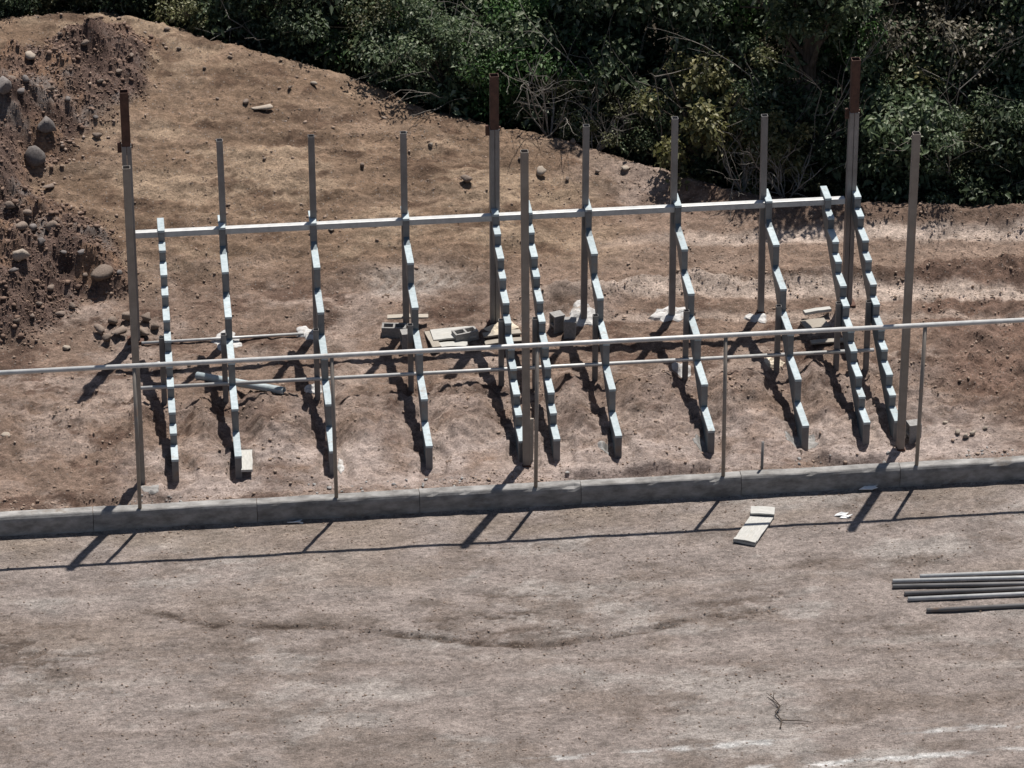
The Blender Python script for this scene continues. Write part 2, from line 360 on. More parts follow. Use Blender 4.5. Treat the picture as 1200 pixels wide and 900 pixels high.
C = mixc(C, (.095, .07, .056), dk*.8); GZ = GZ-dk*.02
C = mixc(C, (.075, .055, .044), rm*np.clip(.62+.9*fbm(GX*3, GY*8, 3, 83), 0, .95))
for (pa, pb, wd, kk, lite) in (((-20, 802), (1220, 742), .11, .4, 1), ((-20, 836), (1220, 776), .12, .45, 1), ((-20, 768), (1220, 780), .09, .4, 0), ((-20, 700), (1220, 668), .12, .4, 1), ((-20, 862), (1220, 822), .10, .35, 0), ((-20, 735), (1220, 640), .08, .35, 0)):
    a_ = at(*pa, z=0); b_ = at(*pb, z=0); yy = np.interp(GX, [a_[0], b_[0]], [a_[1], b_[1]])+.22*fbm(GX*.22, 0*GX+wd*50, 2, 140)
    tm = sstep(wd*1.3, wd*.4, np.abs(GY-yy)+.05*fbm(GX*4, GY*7, 4, 141))*np.clip(.35+1.2*fbm(GX*.6+pa[1], GY*2, 4, 142, .65), 0, 1)*fld
    C = mixc(C, (.345, .31, .285) if lite else (.15, .115, .095), tm*kk*1.3); GZ = GZ-tm*.012
for ln, wd, sd in ((lime1, .10, 84), (lime2, .085, 86)):
    dl = polydist(GX, GY, ln, False)
    lm = sstep(wd, .02, dl+.05*fbm(GX*6, GY*9, 3, sd))*sstep(-.10, .25, fbm(GX*1.1, GY*4, 4, sd+1, .7))*fld
    C = mixc(C, (.56, .55, .54), lm*.8)
ap = sstep(.75, .1, np.abs(GY+.45))*fld*np.clip(.4+fbm(GX*1.2, GY*3, 3, 87), 0, 1)
C = mixc(C, (.235, .19, .155), ap*.7)
bk = GY >= -.02
B = np.zeros(C.shape); B[:] = (.215, .152, .118)
B = mixc(B, (.315, .245, .208), sstep(-.1, .3, fbm(GX*.9, GY*1.6, 5, 101, .62))*.85)
B = mixc(B, (.105, .066, .050), sstep(.0, .24, fbm(GX*1.4+9, GY*2.5, 6, 102, .72))*.85)
# trampled pale apron at the stringer feet
apr = sstep(.15, .5, GY)*sstep(2.2, 1.5, GY)*sstep(-6.5, -5.5, GX)*sstep(8, 7, GX)
B = mixc(B, (.37, .30, .268), apr*np.clip(.75+1.2*fbm(GX*1.6, GY*2.4, 5, 103, .65), 0, 1))
mnd = sstep(1.8, 2.2, GY)*sstep(3.4, 2.8, GY)*sstep(-6, -5, GX)
B = mixc(B, (.25, .195, .172), mnd*np.clip(.3+fbm(GX*2, GY*2, 3, 104), 0, 1)*.9)
# terrace with vehicle tracks
ter = sstep(5.6, 6.0, GY)*sstep(-2.5, .5, GX)*sstep(8.4, 7.6, GY)
B = mixc(B, (.245, .175, .135), ter*.7)
yyt = at(450, 318, z=.9); gp = sstep(1.15, .1, np.hypot((GX-yyt[0]-.5)/1.35, (GY-yyt[1])/.55)+.35*fbm(GX*2, GY*4, 3, 107))
B = mixc(B, (.315, .285, .262), gp*.75)
# loader tread chevrons on the terrace
for yc0, xa, xb in ((309, 520, 640), (322, 400, 560)):
    a = at(xa, yc0, z=.88); b = at(xb, yc0-3, z=.88)
    inb = sstep(a[0]-.2, a[0]+.2, GX)*sstep(b[0]+.2, b[0]-.2, GX)*sstep(.2, .15, np.abs(GY-np.interp(GX, [a[0], b[0]], [a[1], b[1]])))
    ch = sstep(.1, .6, np.sin((GX+np.abs(GY-a[1])*.8)*2*math.pi/.19))
    GZ = GZ-inb*ch*.022; B = mixc(B, (.17, .12, .095), inb*ch*.4)
# hill
hb = sstep(6.0, 7.2, GY)*sstep(3.2, 1, GX)
B = mixc(B, (.208, .142, .097), hb*.85)
B = mixc(B, (.315, .232, .165), hb*sstep(-.06, .3, fbm(GX*.55, GY*1.5, 6, 109, .65))*.9)
B = mixc(B, (.105, .066, .046), hb*sstep(.08, .36, fbm(GX*1.2+4, GY*2.6, 6, 110, .68))*.8)
bk2 = np.exp(-((GY-5.75-.12*fbm(GX*.5, 0*GX, 2, 8))/.24)**2)*sstep(.2, 1.2, GX)
B = mixc(B, (.10, .066, .050), bk2*np.clip(.65+1.2*fbm(GX*2, GY*3, 4, 112), 0, 1))
rgh = sstep(6.6, 7.3, GX)*sstep(1.4, 2.4, GY)*sstep(6.4, 5.4, GY)
B = mixc(B, (.185, .118, .09), rgh*.8)
B = mixc(B, (.10, .066, .052), rgh*sstep(.05, .35, fbm(GX*2, GY*2.4, 5, 119, .65))*.7)
cy_ = np.interp(GX, CR[:, 0], CR[:, 1])
bm_ = sstep(.9, .2, np.abs(GY-cy_))*sstep(3.5, 5, GX)
B = mixc(B, (.155, .105, .080), bm_*.8)
for yp, wd, x0, kk in ((269, .26, 780, 1), (320, .30, 640, 1), (343, .16, 560, .5)):
    q = at(1190, yp, z=.9); q2 = at(800, yp+6 if yp < 300 else yp+2, z=.88)
    yy = np.interp(GX, [q2[0], q[0]], [q2[1], q[1]])+.06*fbm(GX*.6, 0*GX, 2, int(yp))
    tm = sstep(wd, wd*.3, np.abs(GY-yy)+.08*fbm(GX*3, GY*6, 3, 106))*sstep(at(x0-150, yp, z=.9)[0], at(x0+150, yp, z=.9)[0], GX)
    B = mixc(B, (.46, .37, .315), tm*kk); GZ = GZ-tm*.03
hd = heapd(GX, GY); hm = sstep(-.1, .2, hd)
hc = np.zeros(C.shape); hc[:] = (.135, .092, .076)
hc = mixc(hc, (.235, .148, .10), sstep(0, .3, fbm(GX*.9, GY*.9, 5, 114, .6)))
hc = mixc(hc, (.21, .18, .165), sstep(.1, .35, fbm(GX*1.3+7, GY*1.3, 5, 115, .65))*.8)
hc = mixc(hc, (.075, .048, .04), sstep(.08, .35, fbm(GX*2.1+2, GY*2.1, 5, 116, .65))*.8)
B = B*(1-hm[..., None])+hc*hm[..., None]
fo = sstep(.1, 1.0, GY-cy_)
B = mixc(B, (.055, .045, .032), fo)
C = np.where(bk[..., None], B, C)
ny, nx = GX.shape
V = np.stack([GX, GY, GZ], -1).reshape(-1, 3)
I = np.arange(nx*ny).reshape(ny, nx)
F4 = np.stack([I[:-1, :-1], I[:-1, 1:], I[1:, 1:], I[1:, :-1]], -1).reshape(-1, 4)
gme = fast_mesh('ground', V, F4)
gme.polygons.foreach_set('use_smooth', np.ones(len(F4), bool))
ca = gme.attributes.new('soil', 'FLOAT_COLOR', 'POINT')
ca.data.foreach_set('color', np.concatenate([np.clip(C, .01, .7).reshape(-1, 3), np.ones((nx*ny, 1))], 1).astype(np.float32).ravel())
go = link('ground', gme, 'soil'); go['kind'] = 'structure'

# ------------------------------------------------------------------ KERB
KF, KB, KZ = -.035, .155, .337
kr = thing('concrete_kerb', 'long low cast concrete kerb under the pipe fence along the dirt field', 'kerb', (0, 0, 0))
def kerb_length(x0, x1, seed):
    xs = np.linspace(x0+.004, x1-.004, 26); sec = []; of = random.uniform(-.006, .006); oz = random.uniform(-.005, .005)
    for x in xs:
        f1 = lambda sc, sd: float(fbm(np.array(x*sc), np.array(.3+sd), 3, 130+sd))
        a = f1(1.1, 0)*.012+oz; b = f1(2.3, 1)*.010+of; ch = max(0, f1(6.0, 2)-.32)*.10
        sec.append([(x, KF+b*.5, -.06), (x, KF+b, .10), (x, KF+b*.6, KZ-.10+a), (x, KF+.008+b*.4+ch*.3, KZ-.05+a-ch*.4), (x, KF+.02+a+ch, KZ-.018+a-ch*.5), (x, KF+.035+a+ch, KZ-.004+a-ch*.3), (x, KF+.055+a+ch, KZ+a), (x, KB-.01+b, KZ+a*.8), (x, KB+b, KZ-.012), (x, KB, .05)])
    n = len(sec[0]); vs = [p for s_ in sec for p in s_]
    fs = [(i*n+k, (i+1)*n+k, (i+1)*n+k+1, i*n+k+1) for i in range(len(sec)-1) for k in range(n-1)]
    fs += [tuple(range(n)), tuple(range(len(vs)-1, len(vs)-n-1, -1))]
    MB().add(vs, fs).build('kerb_length', 'concrete', kr)
ke = np.arange(-16.3, 20.5, 2.44)
for i in range(len(ke)-1): kerb_length(ke[i], ke[i+1], i)

# ------------------------------------------------------------------ PIPE FENCE on the kerb
FX0, FL, FZ = -5.839, 2.936, 2.735
fe = thing('fence_frame', 'bare galvanised pipe fence frame with slim posts set in the kerb', 'fence', (FX0, 0, KZ))
fpx = [(-70, 0), (164, 598), (394.5, 583.5), (628, 570), (848, 559), (1074.5, 546), (1300, 0), (1520, 0)]
for i, (px_, py_) in enumerate(fpx):
    X = at(px_, py_, Y=0)[0] if py_ else FX0+(i-1)*FL
    MB().pipe((X-FX0, .035, -.2), (X-FX0+(.02 if i % 2 else -.02), .035, FZ-KZ-.025), .030, n=10).build('post', 'post_tan', fe, smooth=True)
MB().pipe((-8.5, .035, FZ-KZ), (19.5, .035, FZ-KZ), .036, n=12).build('top_rail', 'rail', fe, smooth=True)
o = at(894, 553, Y=.10)
sk = MB().pipe((0, 0, -.15), (.005, .01, .55), .022, n=8, hollow=False).build('pipe_stub', 'post', None, (o[0], .2, gz(o[0], .2)), smooth=True)
tag(sk, 'short bare pipe stub standing up behind the kerb', 'pipe')

# ------------------------------------------------------------------ STRINGERS
WT = .108
def profile(kind):
    st = []     # (front edge Y, z, back Y)
    back = YT+.46
    for k in range(6):
        f = YT-k*RUN
        st.append((f, ZT-k*RISE, back)); back = f
        if kind == 'stair' and k < 5:
            st.append((f-.30, ZT-k*RISE-RISE/2, f)); back = f-.30
    return st
def make_stringer(kind, X, zfoot, label, nm):
    root = thing(nm, label, 'stringer', (X, FRONT_Y, zfoot), group='stepped stringers of the unfinished stand')
    st = profile(kind); lz = lambda z: z-zfoot; ly = lambda y: y-FRONT_Y
    # sawtooth web
    top = [(ly(st[0][2])-.006, lz(st[0][1])-.03)]
    for f, z, b in st: top += [(ly(b)-.006 if f != st[0][0] else ly(b)-.006, lz(z)-.03), (ly(f)+.03, lz(z)-.03)]
    prof = top[1:]+[(.03, -.1), (.20, -.1)]
    prof += [(ly(YT)-.02+.20, lz(ZT)-RISE-.02), (ly(st[0][2])-.006, lz(ZT)-.14)]
    MB().prism([(y, z) for y, z in prof], -.044, .044).build('web', 'galv_shaded', root)
    for i, (f, z, b) in enumerate(st):
        MB().box(-WT/2, WT/2, ly(f)-.006, ly(b)-.002, lz(z)-.042, lz(z)).build('tread', 'galv', root, bevel=.006)
        zb = st[i+1][1] if i+1 < len(st) else zfoot-.1
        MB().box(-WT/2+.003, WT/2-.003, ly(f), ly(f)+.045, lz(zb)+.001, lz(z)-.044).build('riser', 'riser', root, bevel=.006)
    # sloping carrier tube under the web
    a = np.array([ly(YT+.30), lz(ZT-.20)]); c = np.array([.24, .0]); d = (c-a)/np.linalg.norm(c-a); nn = np.array([-d[1], d[0]])*.045
    q = [a+nn, c+nn, c-nn, a-nn]
    MB().prism([tuple(p) for p in q][::-1], -.042, .042).build('carrier_beam', 'galv_shaded', root)
    ym = 3.16; zg = gz(X-.09, ym)
    MB().sqtube(.085, .085, lz(zg)-.15, lz(ZT-(YT-ym)/RUN*RISE)-.16).build('prop_post', 'post', root, (-.092, ly(ym), 0))
    return root
SL = ['lone short-stepped stair stringer beside the stones-footed column',
      'wide-stepped seat stringer, first from the lone stair stringer, pale board at its foot',
      'wide-stepped seat stringer, second from the lone stair stringer, white crumbs at its foot',
      'wide-stepped seat stringer between the boards on the ground, third from the lone stair stringer',
      'short-stepped stair stringer against the rust-topped middle column',
      'short-stepped stair stringer between the slim middle column and the hollow blocks',
      'wide-stepped seat stringer next to the two hollow blocks',
      'wide-stepped seat stringer beside the broadest white mortar patch',
      'wide-stepped seat stringer standing on a pale square concrete pad',
      'short-stepped stair stringer beside the two stacked pale boards',
      'short-stepped stair stringer with a slim front column and upright block at its foot']
for (kind, a, b), X, lb in zip(ST_PX, ST_X, SL):
    make_stringer(kind, float(X), gz(float(X), FRONT_Y-.05), lb, 'stair_stringer' if kind == 'stair' else 'seat_stringer')

# ------------------------------------------------------------------ REAR POSTS, COLUMNS, BEAM, PIPES
rear = [(257, 164, 'first'), (364.5, 159, 'second'), (472.5, 155, 'third'), (687, 147, 'hollow-block'), (791, 138, 'mortar'), (896, 135, 'pad')]
RL = ['slim rear steel post behind the first wide-stepped stringer, white mortar at its foot', 'slim rear steel post with white mortar heap where the ground pipe ends',
      'slim rear steel post rising among loose boards and a block', 'slim rear steel post footed in mortar beside the two hollow blocks',
      'slim rear steel post standing in the broadest white mortar patch', 'slim rear steel post with thin mortar crumbs at its foot']
RX = [-4.3, -1.44, 1.43]
basex = [267.5, 371, 476, 684, 787, 891]
for (tx, ty, _), bx, lb in zip(rear, basex, RL):
    p = at(tx, ty, Y=POST_Y); q = at(bx, 380, Y=POST_Y); zg = gz(q[0], POST_Y)
    r = thing('rear_post', lb, 'post', (q[0], POST_Y, zg), (0, math.atan2(p[0]-q[0], p[2]-zg), 0), 'rear posts of the stand')
    MB().sqtube(.10, .10, -.3, p[2]-zg).build('shaft', 'post', r)
    MB().box(-.062, .062, -.062, .062, -.02, .012).build('base_plate', 'rust', r)
rc = [(145, 107, 170, 158, 'tall rust-topped rear column above the ring of stones'), (579, 88, 150, 580, 'tall rust-topped rear column in the middle of the stand'), (1003, 69, 130, 991, 'tall rust-topped rear column in front of the dark tree trunk')]
for tx, ty, sy, bx, lb in rc:
    p = at(tx, ty, Y=POST_Y+.06); q = at(bx, 378, Y=POST_Y+.06); s_ = at(tx, sy, Y=POST_Y+.06); zg = gz(q[0], POST_Y+.06); hs = s_[2]-zg; ht = p[2]-zg
    r = thing('roof_column', lb, 'column', (q[0], POST_Y+.06, zg), (0, math.atan2(p[0]-q[0], ht), 0), 'rear roof columns')
    MB().prism([(-.075, -.3), (.075, -.3), (.075, hs), (-.075, hs)], -.076, -.003).prism([(-.075, -.3), (.075, -.3), (.075, hs), (-.075, hs)], .003, .076).build('shaft', 'post', r, bevel=.007)
    ex_ = MB().sqtube(.138, .138, hs-.15, ht, .008).build('rusty_extension', 'rust', r)
    MB().box(-.14, -.077, -.02, .02, hs-.12, hs+.05).box(.077, .10, -.02, .02, hs-.05, hs+.02).build('splice_tab', 'rust', ex_)
    MB().box(-.13, .13, -.13, .13, -.03, .014).build('base_plate', 'rust', r)
fc = [(148, 196, 166, 566, 'slim front column between the lone stair stringer and the kerb'), (614.5, 177, 617, 544, 'slim front column between the two middle stair stringers'), (1074, 156, 1055, 525, 'slim front column at the foot of the outermost stair stringer')]
for tx, ty, bx, by, lb in fc:
    yb = .84
    for _ in range(6):
        q = ground_at(bx, by); yb = q[1]
    p = at(tx, ty, Y=yb); ht = p[2]-q[2]
    r = thing('front_column', lb, 'column', q, (0, math.atan2(p[0]-q[0], ht), 0), 'front roof columns')
    MB().sqtube(.112, .112, -.3, ht).build('shaft', 'post_tan', r, bevel=0)
    MB().box(-.068, .068, -.068, .068, -.03, .01).build('base_plate', 'rust', r)
# rear beam under the top treads, in butted lengths between posts
a = at(158, 266, Y=POST_Y-.11); b = at(990, 232, Y=POST_Y-.11)
bz = ZT-.052
bm = thing('rear_beam', 'light grey steel beam joining the rear posts under the top treads', 'beam', (a[0], POST_Y-.11, bz-.05))
cuts = [a[0]]+[at(x, y, Y=POST_Y-.11)[0] for x, y in ((262, 262), (368, 257), (475, 252), (581, 247), (692, 242), (795, 238), (900, 234))]+[b[0]]
for i in range(len(cuts)-1):
    MB().box(cuts[i]-a[0]+.003, cuts[i+1]-a[0]-.003, -.055, .055, -.05, .05).build('beam_length', 'rail', bm, bevel=.008)
# low pipe through the prop posts
py1 = 3.16-.075
a = at(163, 455, Y=py1); b = at(1024, 410, Y=py1)
lp = MB().pipe((0, 0, 0), b-a, .031, n=10, hollow=True).build('low_pipe', 'rail', None, a, smooth=True); tag(lp, 'long thin pale pipe tied low across all the prop posts', 'pipe')
a = at(166, 402, Y=POST_Y-.085); b = at(356, 391, Y=POST_Y-.085)
lp = MB().pipe((0, 0, 0), b-a, .024, n=10, hollow=True).build('ground_pipe', 'rail', None, a, smooth=True); tag(lp, 'short thin pale pipe low behind the lone stair stringer ending at mortar heap', 'pipe')
a = at(171, 428.5, Y=3.9); b = at(200, 424, Y=3.9)
lp = MB().pipe((0, 0, 0), b-a, .035, n=10, hollow=True).build('brace_stub', 'rail', None, a, smooth=True); tag(lp, 'stubby pale pipe brace touching the lone stair stringer', 'pipe')
# tube lying across the mound
def lie(pa, pb, r):
    A = ground_at(*pa); B_ = ground_at(*pb); return A+np.array([0, 0, r]), B_+np.array([0, 0, r])
A, B_ = lie((231, 444), (333, 462), .05)
n_ = 12; zz = max(0, max(gz(*(A+(B_-A)*t)[:2])+.055-(A+(B_-A)*t)[2] for t in np.linspace(0, 1, n_)))
A[2] += zz*.55; B_[2] += zz*.55
tl = MB().pipe((0, 0, 0), B_-A, .062, n=14, hollow=True).build('loose_tube', 'galv', None, A, smooth=True); tag(tl, 'thick galvanised tube lying loose on the dirt behind the fence rail', 'tube')

# ------------------------------------------------------------------ PIPES AND BOARDS ON THE FIELD
for i, (xa, ya, yb) in enumerate([(1078, 676, 671), (1046, 681.5, 677.5), (1046, 687.5, 684.5), (1060, 696, 690), (1064, 702.5, 696.5), (1086, 716, 710)]):
    A = at(xa, ya, z=.03); B_ = at(1200, yb, z=.03); d = (B_-A)/np.linalg.norm(B_-A); r = .033
    zg = max(gz(*(A+d*t)[:2]) for t in np.linspace(0, 6, 25)); A[2] = zg+r-.004
    o = MB().pipe((0, 0, 0), d*6*np.array([1, 1, 0]), r, n=12, hollow=True).build('steel_pipe', 'post' if i in (2, 3, 5) else 'rail', None, A, smooth=True)
    tag(o, 'loose dark steel pipe lying a little apart from the row of pipes' if i == 5 else 'loose steel pipe in the row of pipes on the dirt field', 'pipe', 'steel pipes laid out on the field')
def board(p, L, W, T, ang, label, mat='wood', name='wooden_board', tilt=(0, 0), lift=0.0, cat='board', group=None):
    z = max(gz(p[0]+u*L*math.cos(ang)-v*W*math.sin(ang), p[1]+u*L*math.sin(ang)+v*W*math.cos(ang)) for u in (-.45, 0, .45) for v in (-.45, .45)) if tilt == (0, 0) else gz(p[0], p[1])
    mb = MB(); ns = 7; vs = []
    for i in range(ns):
        x = -L/2+L*i/(ns-1); wv = random.uniform(-.006, .006); bow = .010*math.sin(math.pi*i/(ns-1))
        vs += [(x, -W/2+wv, bow), (x, W/2+wv, bow), (x, W/2+wv, T+bow), (x, -W/2+wv, T+bow)]
    fs = [(i*4+k, i*4+(k+1) % 4, (i+1)*4+(k+1) % 4, (i+1)*4+k) for i in range(ns-1) for k in range(4)]+[(0, 1, 2, 3), (4*ns-1, 4*ns-2, 4*ns-3, 4*ns-4)]
    mb.add(vs, fs); o = mb.build(name, mat, None, (p[0], p[1], z+lift+.002), (tilt[0], tilt[1], ang), bevel=.004)
    return tag(o, label, cat, group)
p1 = at(878, 622, z=0); p2 = at(892, 606, z=0)
ag = math.radians(66)
e1 = at(872, 638, z=0); e2 = at(894, 606, z=0); ang1 = math.atan2(e2[1]-e1[1], e2[0]-e1[0])
board(((e1+e2)/2), float(np.linalg.norm(e2-e1)), .34, .03, ang1, 'pale mortar-caked board lying on the dirt field before the kerb', 'pale_wood')
board(at(889, 604, z=0)+np.array([.06, 0, 0]), .36, .22, .025, math.radians(-12), 'small pale board resting across the end of the field board', 'pale_wood', lift=.048)
board(at(873, 637, z=0), .34, .06, .02, ang1-math.pi/2+.05, 'narrow pale lath at the near end of the field board', 'pale_wood', 'wooden_lath', lift=.046)
for (x, y, s_, lb) in [(1018, 570, .10, 'crumpled white paper scrap on the dirt against the kerb'), (988, 604, .085, 'small white paper scrap on the dirt near the field board'), (349, 610, .09, 'white crumpled scrap by the kerb foot below the fence post')]:
    p = ground_at(x, y+2); mb = MB(); vs = [(random.uniform(-1, 1)*s_+(i % 4-1.5)*s_*.6, (i//4-1.5)*s_*.5, random.uniform(.01, .06)) for i in range(16)]
    mb.add(vs, [(i*4+k, i*4+k+1, i*4+k+5, i*4+k+4) for i in range(3) for k in range(3)])
    o = mb.build('paper_scrap', 'scrap', None, p); sm = o.modifiers.new('t', 'SOLIDIFY'); sm.thickness = .01; tag(o, lb, 'scrap')
# twig on the field
p = ground_at(911, 838); mb = MB()
pts = [np.array([-.02, -.35, .02]), np.array([.03, -.18, .03]), np.array([-.03, 0, .05]), np.array([.06, .16, .05]), np.array([.0, .34, .06]), np.array([.03, .5, .05])]
mb.poly(pts, [.012, .011, .009, .008, .006, .004]); mb.poly([pts[1], pts[1]+[.28, -.06, .01], pts[1]+[.42, -.10, 0]], [.008, .005, .003]); mb.poly([pts[2], pts[2]+[.12, .16, .02]], [.007, .004]); mb.poly([pts[3], pts[3]+[-.14, .2, .02]], [.007, .004]); mb.poly([pts[4], pts[4]+[-.08, .15, .0]], [.006, .003])
tag(mb.build('dry_twig', 'bark', None, p), 'dark forked dry twig lying on the open dirt field', 'twig')

# ------------------------------------------------------------------ BLOCKS, BOARDS, SACKS, MORTAR round the stand
def hollow_block(p, rot, label, dz=0.0):
    L, W, Hh, t = .39, .19, .19, .032
    mb = MB(); xs_ = [-L/2, -L/2+t, -t/2, t/2, L/2-t, L/2]; ys_ = [-W/2, -W/2+t, W/2-t, W/2]
    vid = {}
    def vv(i, j, k):
        if (i, j, k) not in vid: vid[(i, j, k)] = len(mb.v); mb.v.append((xs_[i], ys_[j], (-Hh/2, Hh/2)[k]))
        return vid[(i, j, k)]
    hole = lambda i, j: j == 1 and i in (1, 3)
    for i in range(5):
        for j in range(3):
            if hole(i, j):
                for (a_, b_) in (((i, j), (i+1, j)), ((i+1, j), (i+1, j+1)), ((i+1, j+1), (i, j+1)), ((i, j+1), (i, j))):
                    mb.f.append((vv(*b_, 0), vv(*a_, 0), vv(*a_, 1), vv(*b_, 1)))
            else:
                mb.f.append((vv(i, j, 1), vv(i+1, j, 1), vv(i+1, j+1, 1), vv(i, j+1, 1))); mb.f.append((vv(i, j+1, 0), vv(i+1, j+1, 0), vv(i+1, j, 0), vv(i, j, 0)))
    for i in range(5):
        mb.f.append((vv(i, 0, 0), vv(i+1, 0, 0), vv(i+1, 0, 1), vv(i, 0, 1))); mb.f.append((vv(i+1, 3, 0), vv(i, 3, 0), vv(i, 3, 1), vv(i+1, 3, 1)))
    for j in range(3):
        mb.f.append((vv(0, j+1, 0), vv(0, j, 0), vv(0, j, 1), vv(0, j+1, 1))); mb.f.append((vv(5, j, 0), vv(5, j+1, 0), vv(5, j+1, 1), vv(5, j, 1)))
    o = mb.build('hollow_block', 'block', None, (p[0], p[1], p[2]+dz), rot)
    return tag(o, label, 'block', 'hollow concrete blocks about the stand')
def upright(px_, py_, rz, label, sink=.09):
    p = ground_at(px_, py_); hollow_block(p, (0, math.radians(90), rz), label, .195-sink)
upright(653, 387, .35, 'hollow block on end, the one farther from the mortar-footed post')
upright(668, 394, -.2, 'hollow block on end beside the mortar-footed rear post')
upright(477, 408, .1, 'hollow block on end under the third wide-stepped stringer')
upright(1070, 515, .15, 'grey block standing on end beside the outermost front column')
def lay_block(px_, py_, rz, label):
    p = ground_at(px_, py_); hollow_block(p, (0, 0, rz), label, .085)
lay_block(545, 399, .3, 'hollow block lying flat on the pale form panel behind the fence rail')
lay_block(462, 393, -.15, 'hollow block lying flat under the edge of the loose plank')
def bpx(pa, pb, W, label, mat='wood', T=.03, lift=0, name='wooden_board'):
    A = ground_at(*pa); B_ = ground_at(*pb); c_ = (A+B_)/2
    return board(c_, float(np.linalg.norm((B_-A)[:2])), W, T, math.atan2(B_[1]-A[1], B_[0]-A[0]), label, mat, name, lift=lift)
bpx((454, 382), (502, 380), .12, 'weathered plank lying behind the third wide-stepped stringer', lift=.10)
bpx((506, 398), (556, 393), .36, 'pale grey form panel lying by the middle column shadow', 'pale_wood')
bpx((502, 390), (512, 414), .14, 'short board leaning down beside the pale form panel')
bpx((512, 410), (548, 406), .16, 'pale plank in front of the form panel just behind the rail', 'pale_wood')
bpx((566, 396), (610, 393), .14, 'plank lying at the foot of the middle stair stringer')
bpx((568, 405), (612, 401), .13, 'second plank parallel to the one at the middle stair stringer')
bpx((941, 384), (969, 380), .30, 'pale board, lower of the two stacked by the stair stringers')
bpx((942, 374), (973, 369), .10, 'narrow pale board, upper of the two stacked by the stair stringers', 'pale_wood', .05, .04)
bpx((950, 405), (1000, 402), .12, 'pale plank lying under the two outer stair stringers')
bpx((289, 533), (290, 561), .17, 'pale square-ended board at the foot of the first wide-stepped stringer', 'pale_wood')
def stake():
    p = ground_at(622, 541)
    o = MB().box(-.035, .035, -.015, .015, -.1, .72).build('wooden_stake', 'wood', None, p, (-.08, .03, .1), bevel=.004)
    tag(o, 'pale wooden stake standing against the slim middle column', 'stake')
stake()
ICO = None
def ico(sub):
    t = (1+5**.5)/2
    v = [(-1, t, 0), (1, t, 0), (-1, -t, 0), (1, -t, 0), (0, -1, t), (0, 1, t), (0, -1, -t), (0, 1, -t), (t, 0, -1), (t, 0, 1), (-t, 0, -1), (-t, 0, 1)]
    f = [(0, 11, 5), (0, 5, 1), (0, 1, 7), (0, 7, 10), (0, 10, 11), (1, 5, 9), (5, 11, 4), (11, 10, 2), (10, 7, 6), (7, 1, 8), (3, 9, 4), (3, 4, 2), (3, 2, 6), (3, 6, 8), (3, 8, 9), (4, 9, 5), (2, 4, 11), (6, 2, 10), (8, 6, 7), (9, 8, 1)]
    v = [np.array(q)/np.linalg.norm(q) for q in v]
    for _ in range(sub):
        c = {}; nf = []
        def mid(a, b):
            k = (min(a, b), max(a, b))
            if k not in c: q = v[a]+v[b]; v.append(q/np.linalg.norm(q)); c[k] = len(v)-1
            return c[k]
        for a, b, d in f:
            x, y, z = mid(a, b), mid(b, d), mid(d, a); nf += [(a, x, z), (b, y, x), (d, z, y), (x, y, z)]
        f = nf
    return np.array(v), np.array(f)
def stone_verts(v, r, seed, angular=.5):
    rg = np.random.default_rng(seed); out = v.copy()
    out = out*np.array([rg.uniform(.85, 1.25), rg.uniform(.75, 1.0), rg.uniform(.75, 1.0)])
    for _ in range(11):                    # plane cuts give facets
        nn = rg.normal(size=3); nn /= np.linalg.norm(nn); d = rg.uniform(.42, .8)
        q = out@nn; ex = np.maximum(q-d, 0); out = out-ex[:, None]*nn*min(1, angular*1.9)
    return out*(1+rg.normal(size=(len(v), 1))*(.08 if len(v) < 60 else .045))
OV = np.array([(1, 0, 0), (-1, 0, 0), (0, 1, 0), (0, -1, 0), (0, 0, 1), (0, 0, -1)], float); OF = np.array([(0, 2, 4), (2, 1, 4), (1, 3, 4), (3, 0, 4), (2, 0, 5), (1, 2, 5), (3, 1, 5), (0, 3, 5)])
IV2, IF2 = ico(2); IV1, IF1 = ico(1); IV0, IF0 = ico(0)
SM = []
for i in range(12):
    sv_ = stone_verts(IV1, 1, 100+i, .5); me = fast_mesh('stone', sv_, IF1); SM.append(me)
def stone(px_, py_, wpx, label, mat='stone', flat=.75, sink=.25, group=None, name='stone', cat='stone', asp=None):
    p = ground_at(px_, py_); r = wpx/130.0; i = random.randrange(12)
    me = SM[i].copy(); me.materials.append(M[mat]); o = link(name, me, None, None, (p[0], p[1]+r*.5, gz(p[0], p[1]+r*.5)+r*flat*(1-sink*1.4)), (random.uniform(-.2, .2), random.uniform(-.2, .2), random.uniform(0, 6.3)))
    a = asp or random.uniform(.8, 1.0); o.scale = (r*1.05, r*a, r*flat)
    return tag(o, label, cat, group)
